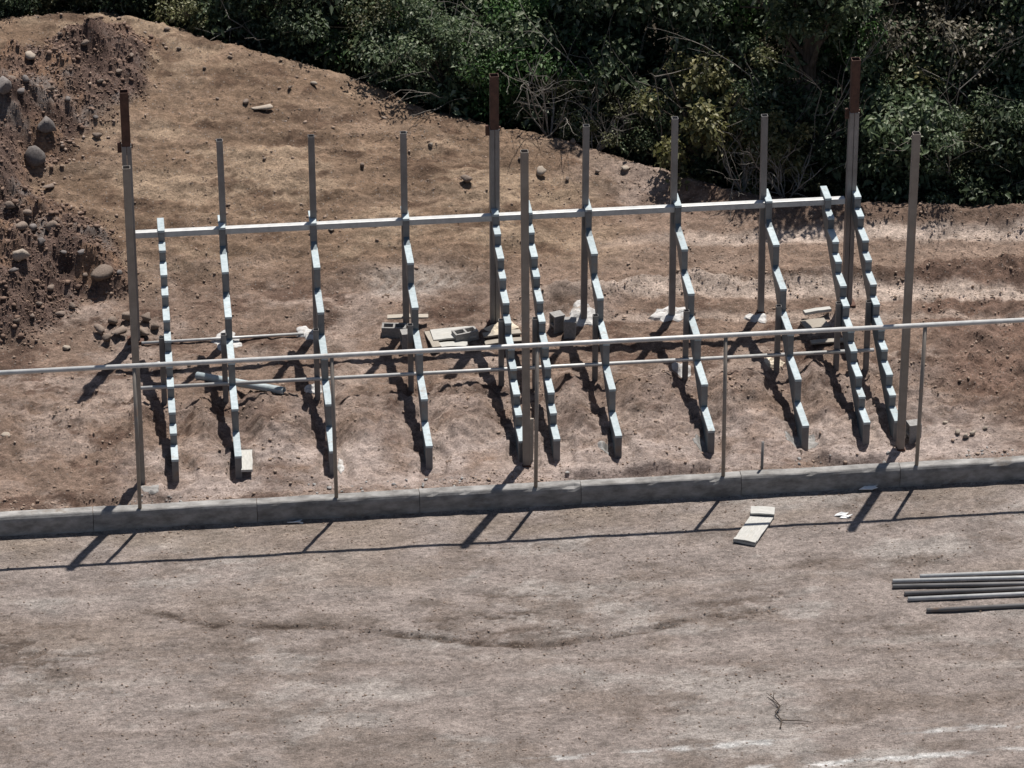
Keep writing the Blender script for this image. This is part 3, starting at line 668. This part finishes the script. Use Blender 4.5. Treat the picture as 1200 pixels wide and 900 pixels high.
# big stones of the spoil heap and the slopes
stone(55, 168, 30, 'largest round grey boulder at the lower edge of the spoil heap', 'grey_stone', .85, name='boulder', cat='boulder')
stone(42, 202, 28, 'mottled pale grey boulder just below the round one', 'grey_stone', .9, name='boulder', cat='boulder')
stone(6, 132, 32, 'broad grey boulder half buried high in the spoil heap', 'grey_stone', .8, name='boulder', cat='boulder')
stone(35, 76, 16, 'pale boulder near the top of the spoil heap', 'pale_stone', .8, name='boulder', cat='boulder')
stone(26, 318, 24, 'wedge-shaped tan boulder low in the spoil heap', 'pale_stone', .9, name='boulder', cat='boulder', asp=.6)
stone(62, 268, 21, 'blocky brown boulder between the two lobes of the spoil heap', 'stone', .7, name='boulder', cat='boulder')
stone(120, 334, 30, 'tan flat boulder on the toe of the spoil heap', 'stone', .6, name='boulder', cat='boulder')
for x, y, w_ in [(12, 90, 15), (30, 98, 13), (25, 118, 12), (15, 325, 11), (60, 345, 11), (72, 372, 10), (85, 365, 11), (46, 362, 9), (100, 330, 10), (40, 275, 15), (25, 272, 17), (48, 292, 14), (12, 252, 14), (32, 258, 12), (140, 325, 11), (75, 305, 9), (95, 305, 10), (20, 382, 10), (38, 376, 9), (112, 145, 8), (80, 130, 11), (118, 100, 10), (60, 110, 10), (100, 60, 11), (140, 90, 10), (155, 70, 9)]:
    stone(x, y, w_, 'fist to head sized brown stone bedded in the spoil heap', 'stone' if random.random() < .6 else 'grey_stone', group='stones in the spoil heap')
stone(78, 412, 10, 'small pale rounded stone on bare dirt below the spoil heap', 'pale_stone')
stone(8, 510, 15, 'flat pale stone on the slope near the kerb', 'pale_stone', .4)
stone(114, 165, 13, 'dark square stone uphill of the stones-footed column', 'stone', .7)
stone(57, 224, 13, 'dark stone at the notch between the spoil heap lobes', 'stone', .6)
stone(308, 133, 24, 'long flat tan rock on the open hillside', 'pale_stone', .4, asp=.6)
stone(367, 102, 9, 'small white stone high on the hillside', 'pale_stone')
stone(505, 175, 9, 'small white stone below the hill crest', 'pale_stone')
stone(547, 218, 15, 'brown lit-topped stone beside the middle roof column', 'stone', .8)
stone(634, 210, 18, 'tan rock with a dark shadow by the slim middle column top', 'pale_stone', .8)
stone(672, 170, 11, 'dark-sided stone near the hill crest by bare twigs', 'stone', .8)
stone(388, 272, 10, 'small white stone below the rear beam', 'pale_stone', .5)
stone(733, 205, 14, 'pale flat rock low on the hill crest', 'pale_stone', .5)
for x, y, w_ in [(1122, 510, 8), (1132, 516, 9), (1140, 512, 9), (1108, 498, 7), (1155, 505, 6)]:
    stone(x, y, w_, 'pale cobble in the loose scatter behind the kerb', 'pale_stone', group='cobbles behind the kerb')
for x, y, w_ in [(195, 38, 8), (270, 70, 7), (210, 60, 7), (288, 124, 10), (425, 200, 9), (340, 108, 7), (240, 84, 6), (255, 118, 6), (450, 140, 7), (480, 130, 7), (220, 180, 7), (310, 190, 6), (70, 46, 8), (665, 215, 8), (610, 190, 7), (700, 205, 7)]:
    stone(x, y, w_, 'small brown stone scattered on the hillside', 'stone', group='stones scattered on the hillside')
for x, y, w_ in [(118, 395, 15), (132, 384, 17), (150, 380, 15), (140, 398, 16), (172, 380, 17), (182, 390, 14), (126, 404, 13), (168, 397, 14), (160, 384, 13)]:
    stone(x, y, w_, 'brown head-sized stone packed round the foot of the rear column', 'stone', .8, .1, group='stones round the column foot')
# mortar collars and pads
def mound(px_, py_, rx, ry, h, mat, name, label, cat, seed):
    p = ground_at(px_, py_); n1_, n2_ = 9, 28; vs = []; fs = []
    for i in range(n1_):
        rr = i/(n1_-1)
        for j in range(n2_):
            th = 2*math.pi*j/n2_; wob = 1+.55*float(fbm(np.array(math.cos(th)*1.6+seed), np.array(math.sin(th)*1.6), 3, seed))
            x = rx*rr*wob*math.cos(th); y = ry*rr*wob*math.sin(th)
            z = gz(p[0]+x, p[1]+y)-p[2]+(h*(1-rr**2)*(1+.5*float(fbm(np.array(x*9), np.array(y*9), 2, seed+3))) if rr < .99 else -.03)
            vs.append((x, y, z))
    fs = [(i*n2_+j, i*n2_+(j+1) % n2_, (i+1)*n2_+(j+1) % n2_, (i+1)*n2_+j) for i in range(n1_-1) for j in range(n2_)]
    mb = MB().add(vs, fs); o = mb.build(name, mat, None, p); return tag(o, label, cat)
mound(266, 400, .25, .22, .035, 'mortar', 'mortar_collar', 'white mortar spread round the rear post behind the first wide-stepped stringer', 'mortar', 5)
mound(360, 392, .22, .25, .06, 'mortar', 'mortar_collar', 'white mortar heap where the thin ground pipe ends', 'mortar', 6)
mound(684, 373, .27, .26, .05, 'mortar', 'mortar_collar', 'whitish mortar round the post beside the hollow blocks', 'mortar', 7)
mound(785, 371, .30, .19, .045, 'mortar', 'mortar_collar', 'broadest white mortar patch around a slim rear post', 'mortar', 8)
mound(886, 374, .17, .15, .03, 'mortar', 'mortar_collar', 'small crumbly mortar patch beside the rear post near stacked boards', 'mortar', 9)
mound(799, 435, .15, .16, .04, 'mortar', 'mortar_collar', 'small white mortar dab at the prop post of the mortar-patch stringer', 'mortar', 10)
mound(368, 458, .13, .14, .04, 'mortar', 'mortar_collar', 'small yellowish mortar dab beneath the second wide-stepped stringer', 'mortar', 11)
mound(938, 519, .27, .24, .02, 'concrete', 'concrete_pad', 'pale concrete pad round the foot of a wide-stepped stringer', 'concrete pad', 12)
mound(820, 522, .14, .18, .02, 'concrete', 'concrete_pad', 'small grey concrete pad beside the foot of the mortar-patch stringer', 'concrete pad', 13)
mound(708, 527, .10, .14, .02, 'concrete', 'concrete_pad', 'small grey concrete pad at the foot of the hollow-block stringer', 'concrete pad', 16)
mound(179, 575, .16, .14, .02, 'concrete', 'concrete_pad', 'grey concrete spill between the slim front column and the kerb', 'concrete pad', 14)
mound(400, 548, .06, .2, .04, 'mortar', 'mortar_collar', 'white mortar crumbs beside the foot of the second wide-stepped stringer', 'mortar', 15)
# crumpled cement sacks by the middle column
def sack(px_, py_, L, W, rz, label, seed):
    p = ground_at(px_, py_); n1_, n2_ = 14, 10; vs = []
    for side in (1, 0):
        for i in range(n1_):
            for j in range(n2_):
                u = i/(n1_-1)*2-1; v = j/(n2_-1)*2-1; e = max(0, (1-u**4)*(1-v**4))
                x = u*L/2*(1+.06*float(vnoise(np.array(v*2.+seed), np.array(1.)))); y = v*W/2
                zt = e**.6*.05*(1+.8*float(fbm(np.array(u*3+seed), np.array(v*3), 3, seed)))
                vs.append((x, y, .012+zt if side else .004))
    N = n1_*n2_
    q = [(i*n2_+j, (i+1)*n2_+j, (i+1)*n2_+j+1, i*n2_+j+1) for i in range(n1_-1) for j in range(n2_-1)]
    rim = [i*n2_ for i in range(n1_)]+[(n1_-1)*n2_+j for j in range(1, n2_)]+[i*n2_+n2_-1 for i in range(n1_-2, -1, -1)]+[j for j in range(n2_-2, 0, -1)]
    fs = q+[tuple(N+k for k in f[::-1]) for f in q]+[(rim[(k+1) % len(rim)], rim[k], rim[k]+N, rim[(k+1) % len(rim)]+N) for k in range(len(rim))]
    o = MB().add(vs, fs).build('cement_sack', 'paper', None, p+np.array([0, 0, .02]), (0, 0, rz)); return tag(o, label, 'sack')
sack(588, 386, .5, .3, .5, 'flattened pale paper sack at the foot of the middle rear column', 3)
sack(905, 428, .34, .26, -.6, 'dark shaded crumpled sack under the pad-footed stringer', 5)

# ------------------------------------------------------------------ LOOSE CLODS AND GRAVEL (uncountable)
def scatter(name, pts, sizes, mat, label_kind, lod=0):
    V0, F0 = (OV, OF) if lod == 2 else (IV1, IF1) if lod else (IV0, IF0)
    nv = len(V0); N = len(pts); rg = np.random.default_rng(len(pts))
    base = np.stack([stone_verts(V0, 1, 500+i, .5) for i in range(24)])
    ids = rg.integers(0, 24, N); S = sizes[:, None]*rg.uniform(.7, 1.2, (N, 3))*np.array([1.1, 1, .75])
    th = rg.uniform(0, 6.28, N); c, s_ = np.cos(th), np.sin(th)
    P = base[ids]*S[:, None, :]
    X = P[..., 0]*c[:, None]-P[..., 1]*s_[:, None]; Y = P[..., 0]*s_[:, None]+P[..., 1]*c[:, None]
    P = np.stack([X, Y, P[..., 2]], -1)+pts[:, None, :]
    Fs = (F0[None]+(np.arange(N)*nv)[:, None, None]).reshape(-1, 3)
    me = fast_mesh(name, P.reshape(-1, 3), Fs); o = link(name, me, mat); o['kind'] = 'stuff'; return o
def sample(n, x0, x1, y0, y1, dens, smin, smax, pw=3.0):
    X = rng.uniform(x0, x1, n); Y = rng.uniform(y0, y1, n); k = rng.random(n) < dens(X, Y); X, Y = X[k], Y[k]
    s_ = smin+(smax-smin)*rng.random(len(X))**pw
    Z = H(X, Y)+s_*.25
    return np.stack([X, Y, Z], -1), s_
hx0, hx1 = HEAP[:, 0].min(), HEAP[:, 0].max(); hy0, hy1 = HEAP[:, 1].min(), HEAP[:, 1].max()
hx0 = max(hx0, -11)
p, s_ = sample(16000, hx0, hx1+.5, hy0-.3, min(hy1, 16), lambda X, Y: sstep(-.25, .15, heapd(X, Y))*np.clip(.55+.7*fbm(X*1.2, Y*1.2, 3, 200), .1, 1), .010, .075, 6)
scatter('spoil_clods', p, s_, 'clod', '', 0)
p, s_ = sample(45000, hx0, hx1+.5, hy0-.3, min(hy1, 16), lambda X, Y: sstep(-.2, .1, heapd(X, Y)), .008, .035, 2.5); scatter('spoil_grit', p, s_, 'clod', '', 2)
toe = lambda X, Y: np.exp(-((heapd(X, Y)+.1)/.3)**2)*.9
p, s_ = sample(4500, hx0, hx1+.9, hy0-.6, 16, toe, .010, .055, 3); scatter('toe_clods', p, s_, 'clod_tan', '')
def dens_mid(X, Y):
    d = .22*np.clip(.4+fbm(X*1.1, Y*1.4, 3, 210), 0, 1)
    d = d+.7*sstep(6.6, 7.3, X)*sstep(1.2, 2.0, Y)*np.clip(.3+fbm(X*1.5, Y*1.5, 3, 211), 0, 1)
    d = d+.8*np.exp(-((Y-5.75)/.3)**2)*sstep(.2, 1.2, X)*np.clip(.4+fbm(X*2, Y*2, 2, 212), 0, 1)
    d = d+.75*np.exp(-((Y-.42)/.16)**2)*np.clip(.4+fbm(X*1.2, Y, 2, 213), 0, 1)
    d = d+.5*sstep(1.9, 2.2, Y)*sstep(3.3, 2.8, Y)*np.clip(.2+fbm(X*1.6, Y*1.6, 2, 214), 0, 1)
    return d*(Y > .2)
p, s_ = sample(30000, -9.5, 12, .12, 6.6, dens_mid, .008, .045, 4.5); scatter('loose_clods', p, s_, 'clod_tan', '')
p, s_ = sample(60000, -9.5, 12, .2, 6.8, lambda X, Y: .18+dens_mid(X, Y)*.9, .006, .022, 2.2); scatter('loose_grit', p, s_, 'clod_tan', '', 2)
def dens_hill(X, Y):
    yc = np.interp(X, CR[:, 0], CR[:, 1])
    return (Y < yc+.3)*(.25*np.clip(.3+fbm(X*.9, Y*1.5, 3, 220), 0, 1)+.8*np.exp(-((Y-yc)/.5)**2)*sstep(2, 4, X)*np.clip(.5+fbm(X*1.5, Y*2, 2, 221), 0, 1))*(heapd(X, Y) < 0)
p, s_ = sample(22000, -9.5, 12.5, 6.5, 15, lambda X, Y: dens_hill(X, Y)*.7, .010, .05, 4.5); scatter('hillside_clods', p, s_, 'clod_tan', '')
p, s_ = sample(50000, -9.5, 12.5, 6.5, 15, lambda X, Y: dens_hill(X, Y)*1.6+.12, .007, .028, 2.4); scatter('hillside_grit', p, s_, 'clod_tan', '', 2)
def dens_field(X, Y): return .10+.9*np.exp(-((Y+.2)/.1)**2)*np.clip(.2+fbm(X*1.5, Y, 2, 230), 0, 1)+.5*sstep(.2, .05, polydist(X, Y, rut, False))
p, s_ = sample(90000, -9, 9, -8, -.05, lambda X, Y: dens_field(X, Y)+.25*np.clip(fbm(X*.8, Y*1.4, 3, 231)+.2, 0, 1), .004, .026, 5.0); scatter('field_gravel', p, s_, 'clod_tan', '', 2)
p, s_ = sample(700, -7, 8.5, .2, .62, lambda X, Y: np.clip(.3+fbm(X*1.2, Y, 2, 240), 0, 1), .012, .045, 3); scatter('kerb_rubble', p, s_, 'block', '', 1)

# ------------------------------------------------------------------ FOREST EDGE
def crown_mesh(name, rx, rz, nclump, nleaf, size, seed, droop=.0, low=.05, spread=.26, elong=1.6):
    rg = np.random.default_rng(seed); c = []
    while len(c) < nclump:
        q = rg.uniform(-1, 1, 3); r = np.linalg.norm(q)
        if r > 1 or r < .35: continue
        ang = math.atan2(q[1], q[0]); k = 1+.28*math.sin(ang*3+seed)+.18*math.sin(ang*5+seed*2)+.2*math.sin(q[2]*5+seed)
        c.append(np.array([q[0]*rx*k, q[1]*rx*k, (q[2]*.5+.5)*rz*(.9+.2*rg.random())+low]))
    c = np.array(c); per = rg.dirichlet(np.ones(nclump)*4)*nleaf
    ci = np.repeat(np.arange(nclump), np.maximum(per.astype(int), 8)); N = len(ci)
    off = rg.normal(size=(N, 3)); off /= np.linalg.norm(off, axis=1)[:, None]; off *= (rg.random((N, 1))**.45)*spread*rg.uniform(.6, 1.35, nclump)[ci][:, None]
    P = c[ci]+off*np.array([1.15, 1.15, .8]); P[:, 2] -= droop*np.hypot(off[:, 0], off[:, 1])
    P[:, 2] = np.maximum(P[:, 2], .03)
    # leaf frame: normal mostly up and out, long axis roughly outwards
    nrm = off/spread*.6+rg.normal(size=(N, 3))*.55+np.array([0, 0, .55]); nrm /= np.linalg.norm(nrm, axis=1)[:, None]
    ax = rg.normal(size=(N, 3))+off/spread; ax -= nrm*(ax*nrm).sum(1)[:, None]; ax /= np.linalg.norm(ax, axis=1)[:, None]
    bt = np.cross(nrm, ax); L = size*rg.uniform(.6, 1.4, (N, 1)); W = L/elong
    tip = P+ax*L; l_ = P+ax*L*.45+bt*W*.5+nrm*L*.10; r_ = P+ax*L*.45-bt*W*.5+nrm*L*.10
    tip = tip-np.array([0, 0, .25])*L
    Vv = np.stack([P, r_, tip, l_], 1).reshape(-1, 3)
    b0 = np.arange(N)*4; Ff = np.concatenate([np.stack([b0, b0+1, b0+2], 1), np.stack([b0, b0+2, b0+3], 1)])
    return fast_mesh(name, Vv, Ff), c
def trunk_mesh(name, clumps, h, r, seed, nl=14, stems=1, n=6):
    rg = np.random.default_rng(seed); mb = MB()
    idx = rg.permutation(len(clumps))
    for s_ in range(stems):
        lean = rg.normal(size=2)*(.06 if stems == 1 else .22)*h
        ax = [np.array([lean[0]*t*t+rg.normal()*.02, lean[1]*t*t+rg.normal()*.02, -.25+(h+.25)*t]) for t in np.linspace(0, 1, 6)]
        rad = [r*(1.15-.85*t) for t in np.linspace(0, 1, 6)]
        mb.poly(ax, rad, n+2)
        for k in idx[s_::stems][:nl]:
            tgt = clumps[k]; t = min(.92, max(.12, tgt[2]/h*.62)); b_ = t*5; i = int(b_); st_ = ax[i]+(ax[min(i+1, 5)]-ax[i])*(b_-i)
            mid = (st_+tgt)/2+np.array([*rg.normal(size=2)*.08, .1]); rr = r*(.5-.35*t)
            mb.poly([st_, mid, tgt], [rr, rr*.6, rr*.22], n-1)
            for _ in range(2): mb.poly([mid, mid+(tgt-mid)*.4+rg.normal(size=3)*.15, tgt+rg.normal(size=3)*.28], [rr*.4, rr*.25, rr*.1], 4)
    return mb.mesh(name)
KINDS = {}
def kind(key, leaf, rx, rz, ncl, nleaf, size, seeds, h, r, stems, low=.05, spread=.26, elong=1.7):
    L = []
    for sd in seeds:
        me, cl = crown_mesh('crown', rx, rz, ncl, nleaf, size, sd, .15, low, spread, elong); me.materials.append(M[leaf])
        tm = trunk_mesh('trunk', cl, h, r, sd, 16, stems); tm.materials.append(M['bark']); L.append((me, tm))
    KINDS[key] = L
kind('shrub_dark', 'leaf_dark', .95, 2.1, 70, 11000, .075, (11, 12, 13), 1.7, .035, 3)
kind('shrub_olive', 'leaf_olive', .85, 1.7, 55, 6500, .065, (21, 22), 1.5, .028, 4, spread=.24)
kind('shrub_green', 'leaf_green', .9, 2.0, 60, 10000, .07, (31, 32), 1.6, .035, 3, spread=.28)
kind('tree_dark', 'leaf_dark', 1.7, 3.0, 110, 16000, .105, (41, 42, 43), 4.3, .10, 1, low=1.9, spread=.38)
kind('tree_green', 'leaf_green', 1.5, 2.6, 90, 14000, .10, (51,), 4.0, .09, 1, low=1.7, spread=.36)
kind('tree_dry', 'leaf_dry', 1.4, 2.8, 70, 6500, .075, (61, 62), 3.9, .06, 2, low=.8, spread=.33)
kind('tree_trunk', 'leaf_dark', 1.25, 2.2, 60, 9000, .10, (71,), 4.6, .17, 1, low=2.75, spread=.36)
kind('shrub_yellow', 'leaf_yellow', .8, 1.9, 42, 4200, .085, (81, 82), 1.7, .03, 4, spread=.24, elong=1.5)
kind('shrub_big', 'leaf_dark', 1.0, 2.3, 38, 3600, .15, (91, 92), 1.9, .04, 3, spread=.34, elong=2.1)
KL = {'shrub_yellow': ('yellow_shrub', '', 'shrub', 'yellowish shrubs along the wood edge'), 'shrub_big': ('broadleaf_shrub', '', 'shrub', 'broad-leaved shrubs along the wood edge'),
      'tree_trunk': ('forest_tree', 'thick dark-trunked tree with its bare trunk showing beyond the berm, fresh green crown behind it', 'tree', 'dark trees of the wood'),
      'shrub_dark': ('forest_shrub', 'dense dark green shrub at the edge of the wood', 'shrub', 'dark shrubs along the wood edge'),
      'shrub_olive': ('olive_shrub', 'sparse olive green shrub at the edge of the wood', 'shrub', 'olive shrubs along the wood edge'),
      'shrub_green': ('green_shrub', 'fresh green leafy shrub standing out from the dark wood', 'shrub', 'fresh green shrubs of the wood'),
      'tree_dark': ('forest_tree', 'tall dark-leaved tree in the shaded wood behind the shrubs', 'tree', 'dark trees of the wood'),
      'tree_green': ('green_tree', 'tall brighter green tree in the wood behind the shrubs', 'tree', 'green trees of the wood'),
      'tree_dry': ('dry_tree', 'grey-brown half-leafless tree in the wood behind the shrubs', 'tree', 'dry trees of the wood')}
cnt = 0; LAST = []
def plant(key, x, y, s=1.0, sz=None):
    global cnt
    me, tm = KINDS[key][cnt % len(KINDS[key])]; cnt += 1
    nm, lb, ct, gr = KL[key]
    r = thing(nm, lb, ct, (x, y, gz(x, y)-.02), (0, 0, random.uniform(0, 6.28)), gr); r.scale = (s, s, sz or s)
    link('trunk', tm, None, r); link('crown', me, None, r); LAST[:] = [r]
def yc_(x): return float(np.interp(x, CR[:, 0], CR[:, 1]))
LM = [(-90, 'beyond the outer flank of the spoil heap'), (30, 'on the crest above the spoil heap'), (110, 'above the spoil heap peak'), (150, 'beyond the stones-footed column'), (205, 'on the crest between the stones-footed column and first rear post'), (257, 'beyond the first slim rear post'), (310, 'on the crest between the first and second rear posts'), (364, 'beyond the second slim rear post'), (418, 'on the crest between the second and third rear posts'), (472, 'beyond the third slim rear post'), (525, 'between the third rear post and the middle column'),
      (579, 'beyond the rust-topped middle column'), (632, 'beside the largest bare twig bush'), (687, 'beyond the rear post by the hollow blocks'), (740, 'where the hill crest runs down to the berm'), (791, 'beyond the rear post in the broad mortar patch'), (845, 'at the start of the earth berm'), (896, 'beyond the rear post with thin mortar crumbs'), (945, 'beside the thick dark trunk'), (1003, 'beyond the rust-topped column at the berm'), (1040, 'between the rust-topped berm column and outermost front column'), (1075, 'beyond the outermost front column'), (1125, 'behind the berm just past the outermost front column'), (1180, 'behind the open stretch of berm past all the columns'), (1300, 'farther along the berm past all the columns')]
ROW = 0
def plant_px(key, px_, dy, s=1.0, sz=None):
    x = float(np.interp(px_, [c[0] for c in crest_px], CR[:, 0])); plant(key, x, yc_(x)+dy, s, sz)
    if key == 'tree_trunk': return
    o = LAST[0]; place = min(LM, key=lambda q: abs(q[0]-px_))[1]
    adj = {'shrub_yellow': 'yellowish open shrub', 'shrub_big': 'broad-leaved dark shrub', 'shrub_dark': 'dark green shrub', 'shrub_olive': 'sparse olive shrub', 'shrub_green': 'fresh green shrub', 'tree_dark': 'dark-leaved tree', 'tree_green': 'bright green tree', 'tree_dry': 'grey half-leafless tree'}[key]
    o['label'] = ('low ' if ROW == 0 else 'taller ' if ROW == 1 else 'rear tall ' if dy > 6 else 'tall ')+adj+' '+place
# front row along crest and berm
for px_, key, dy, s in [(-120, 'shrub_dark', .9, 1.0), (-50, 'shrub_dark', 1.3, .9), (12, 'shrub_dark', .6, .62), (55, 'shrub_olive', 1.0, .8), (115, 'shrub_dark', 1.3, .9), (175, 'shrub_dark', 1.2, .9), (235, 'shrub_olive', 1.2, .9), (290, 'shrub_big', 1.0, .9),
                        (345, 'shrub_dark', .9, 1.0), (395, 'shrub_big', 1.1, .95), (440, 'shrub_olive', 1.0, 1.0), (490, 'shrub_dark', 1.0, 1.0), (535, 'shrub_dark', .9, .95), (575, 'shrub_big', 1.7, 1.0),
                        (615, 'shrub_green', 1.3, 1.15), (655, 'shrub_olive', 1.0, .8), (690, 'shrub_olive', .85, .75), (725, 'shrub_big', 1.2, .9), (745, 'shrub_olive', .9, .75), (800, 'shrub_dark', 1.2, .7),
                        (835, 'shrub_yellow', .8, 1.15), (875, 'shrub_dark', 1.4, .9), (915, 'shrub_yellow', .8, .8), (942, 'shrub_olive', 1.2, .55), (992, 'shrub_olive', 1.0, .42), (1035, 'shrub_dark', 1.2, .8),
                        (1075, 'shrub_big', 1.2, .95), (1120, 'shrub_dark', 1.0, .85), (1165, 'shrub_olive', 1.1, .85), (1190, 'shrub_big', .9, .85), (1235, 'shrub_dark', 1.1, 1.0), (1290, 'shrub_olive', 1.0, 1.0), (1350, 'shrub_dark', 1.2, 1.0)]:
    plant_px(key, px_, dy+.35, s)
ROW = 1
for px_, key, dy, s in [(-60, 'shrub_dark', 2.4, 1.1), (40, 'shrub_dark', 2.4, 1.0), (140, 'shrub_dark', 2.5, 1.1), (260, 'shrub_big', 2.3, 1.2), (330, 'shrub_green', 2.6, 1.0), (410, 'shrub_dark', 2.4, 1.3), (500, 'shrub_green', 2.3, 1.35), (560, 'shrub_green', 2.5, 1.4),
                        (640, 'shrub_dark', 2.6, 1.4), (700, 'shrub_dark', 2.5, 1.4), (770, 'shrub_big', 3.4, 1.0), (850, 'shrub_dark', 3.0, 1.4), (905, 'shrub_olive', 2.6, 1.4), (1050, 'shrub_dark', 2.3, 1.35), (1110, 'shrub_olive', 2.3, 1.3), (1170, 'shrub_yellow', 2.2, 1.2), (1220, 'shrub_dark', 2.4, 1.4), (1310, 'shrub_dark', 2.4, 1.5)]:
    plant_px(key, px_, dy+.35, s)
ROW = 2
for px_, key, dy, s in [(-150, 'tree_dark', 4, 1.0), (20, 'tree_dark', 4.2, .9), (200, 'tree_dark', 4.0, .9), (370, 'tree_dark', 4.0, .95), (470, 'tree_dark', 3.7, 1.0), (590, 'tree_green', 4.0, 1.0), (670, 'tree_dark', 4.2, 1.05), (740, 'tree_dark', 3.6, 1.1), (820, 'tree_dark', 4.8, 1.1), (900, 'tree_dark', 4.2, 1.0),
                        (968, 'tree_trunk', 1.9, 1.0), (1000, 'tree_green', 3.6, .92), (1060, 'tree_dark', 4.6, 1.1), (1110, 'tree_dry', 3.4, 1.05), (1165, 'tree_dry', 3.2, 1.1), (1240, 'tree_dark', 4.0, 1.1), (1350, 'tree_dark', 4.0, 1.1),
                        (120, 'tree_dark', 7, 1.1), (300, 'tree_dark', 7, 1.1), (460, 'tree_dark', 7, 1.1), (620, 'tree_dark', 7, 1.2), (780, 'tree_dark', 7.5, 1.2), (940, 'tree_dark', 7.2, 1.2), (1090, 'tree_dark', 7.2, 1.2), (1240, 'tree_dry', 7, 1.2), (1400, 'tree_dark', 7, 1.2)]:
    plant_px(key, px_, dy+.35, s)
# bare twiggy bushes
def twigs(px_, dy, h, seed, label):
    x = float(np.interp(px_, [c[0] for c in crest_px], CR[:, 0])); y = yc_(x)+dy
    rg = np.random.default_rng(seed); mb = MB()
    def grow(p, d, L, r, dep):
        q = p; pts = [p]; 
        for k in range(4):
            d = d+rg.normal(size=3)*.16; d /= np.linalg.norm(d); q = q+d*L/4; pts.append(q)
        mb.poly(pts, [r*(1-.14*k) for k in range(5)], 5)
        if dep:
            for k in (1, 2, 3, 4):
                if rg.random() < .85: grow(pts[k], d+rg.normal(size=3)*.55, L*.6, r*.5, dep-1)
    for k in range(6):
        a = rg.uniform(0, 6.28); grow(np.array([0, 0, -.1]), np.array([math.cos(a)*.55, math.sin(a)*.4, .9]), h*rg.uniform(.7, 1), .016, 2)
    o = mb.build('bare_bush', 'twig', None, (x, y, gz(x, y))); tag(o, label, 'bush')
twigs(648, .45, 1.3, 1, 'bare twiggy bush on the hill crest beside the fresh green shrub')
twigs(880, .5, 1.0, 2, 'bare arching twigs at the berm behind the pad-footed rear post')
twigs(928, .5, .9, 3, 'low bare twig bush left of the dark tree trunk gap')
twigs(700, .4, .8, 4, 'low bare twig bush on the crest beneath olive shrubs')

twigs(1105, 1.6, 2.6, 5, 'tall bare grey saplings behind the berm past the outermost front column')
twigs(1160, 1.4, 2.2, 6, 'tall thin bare saplings behind the open stretch of berm')
twigs(560, 1.6, 2.4, 7, 'tall bare saplings among broad leaves beyond the middle column')
twigs(940, 1.7, 2.6, 8, 'tall bare saplings close beside the thick dark trunk')
twigs(330, 1.3, 1.8, 9, 'bare saplings on the crest between the first and second rear posts')
twigs(780, 1.5, 2.3, 10, 'tall bare saplings beyond the rear post in the broad mortar patch')
twigs(120, 1.1, 1.3, 11, 'pale bare stems on the crest above the spoil heap')
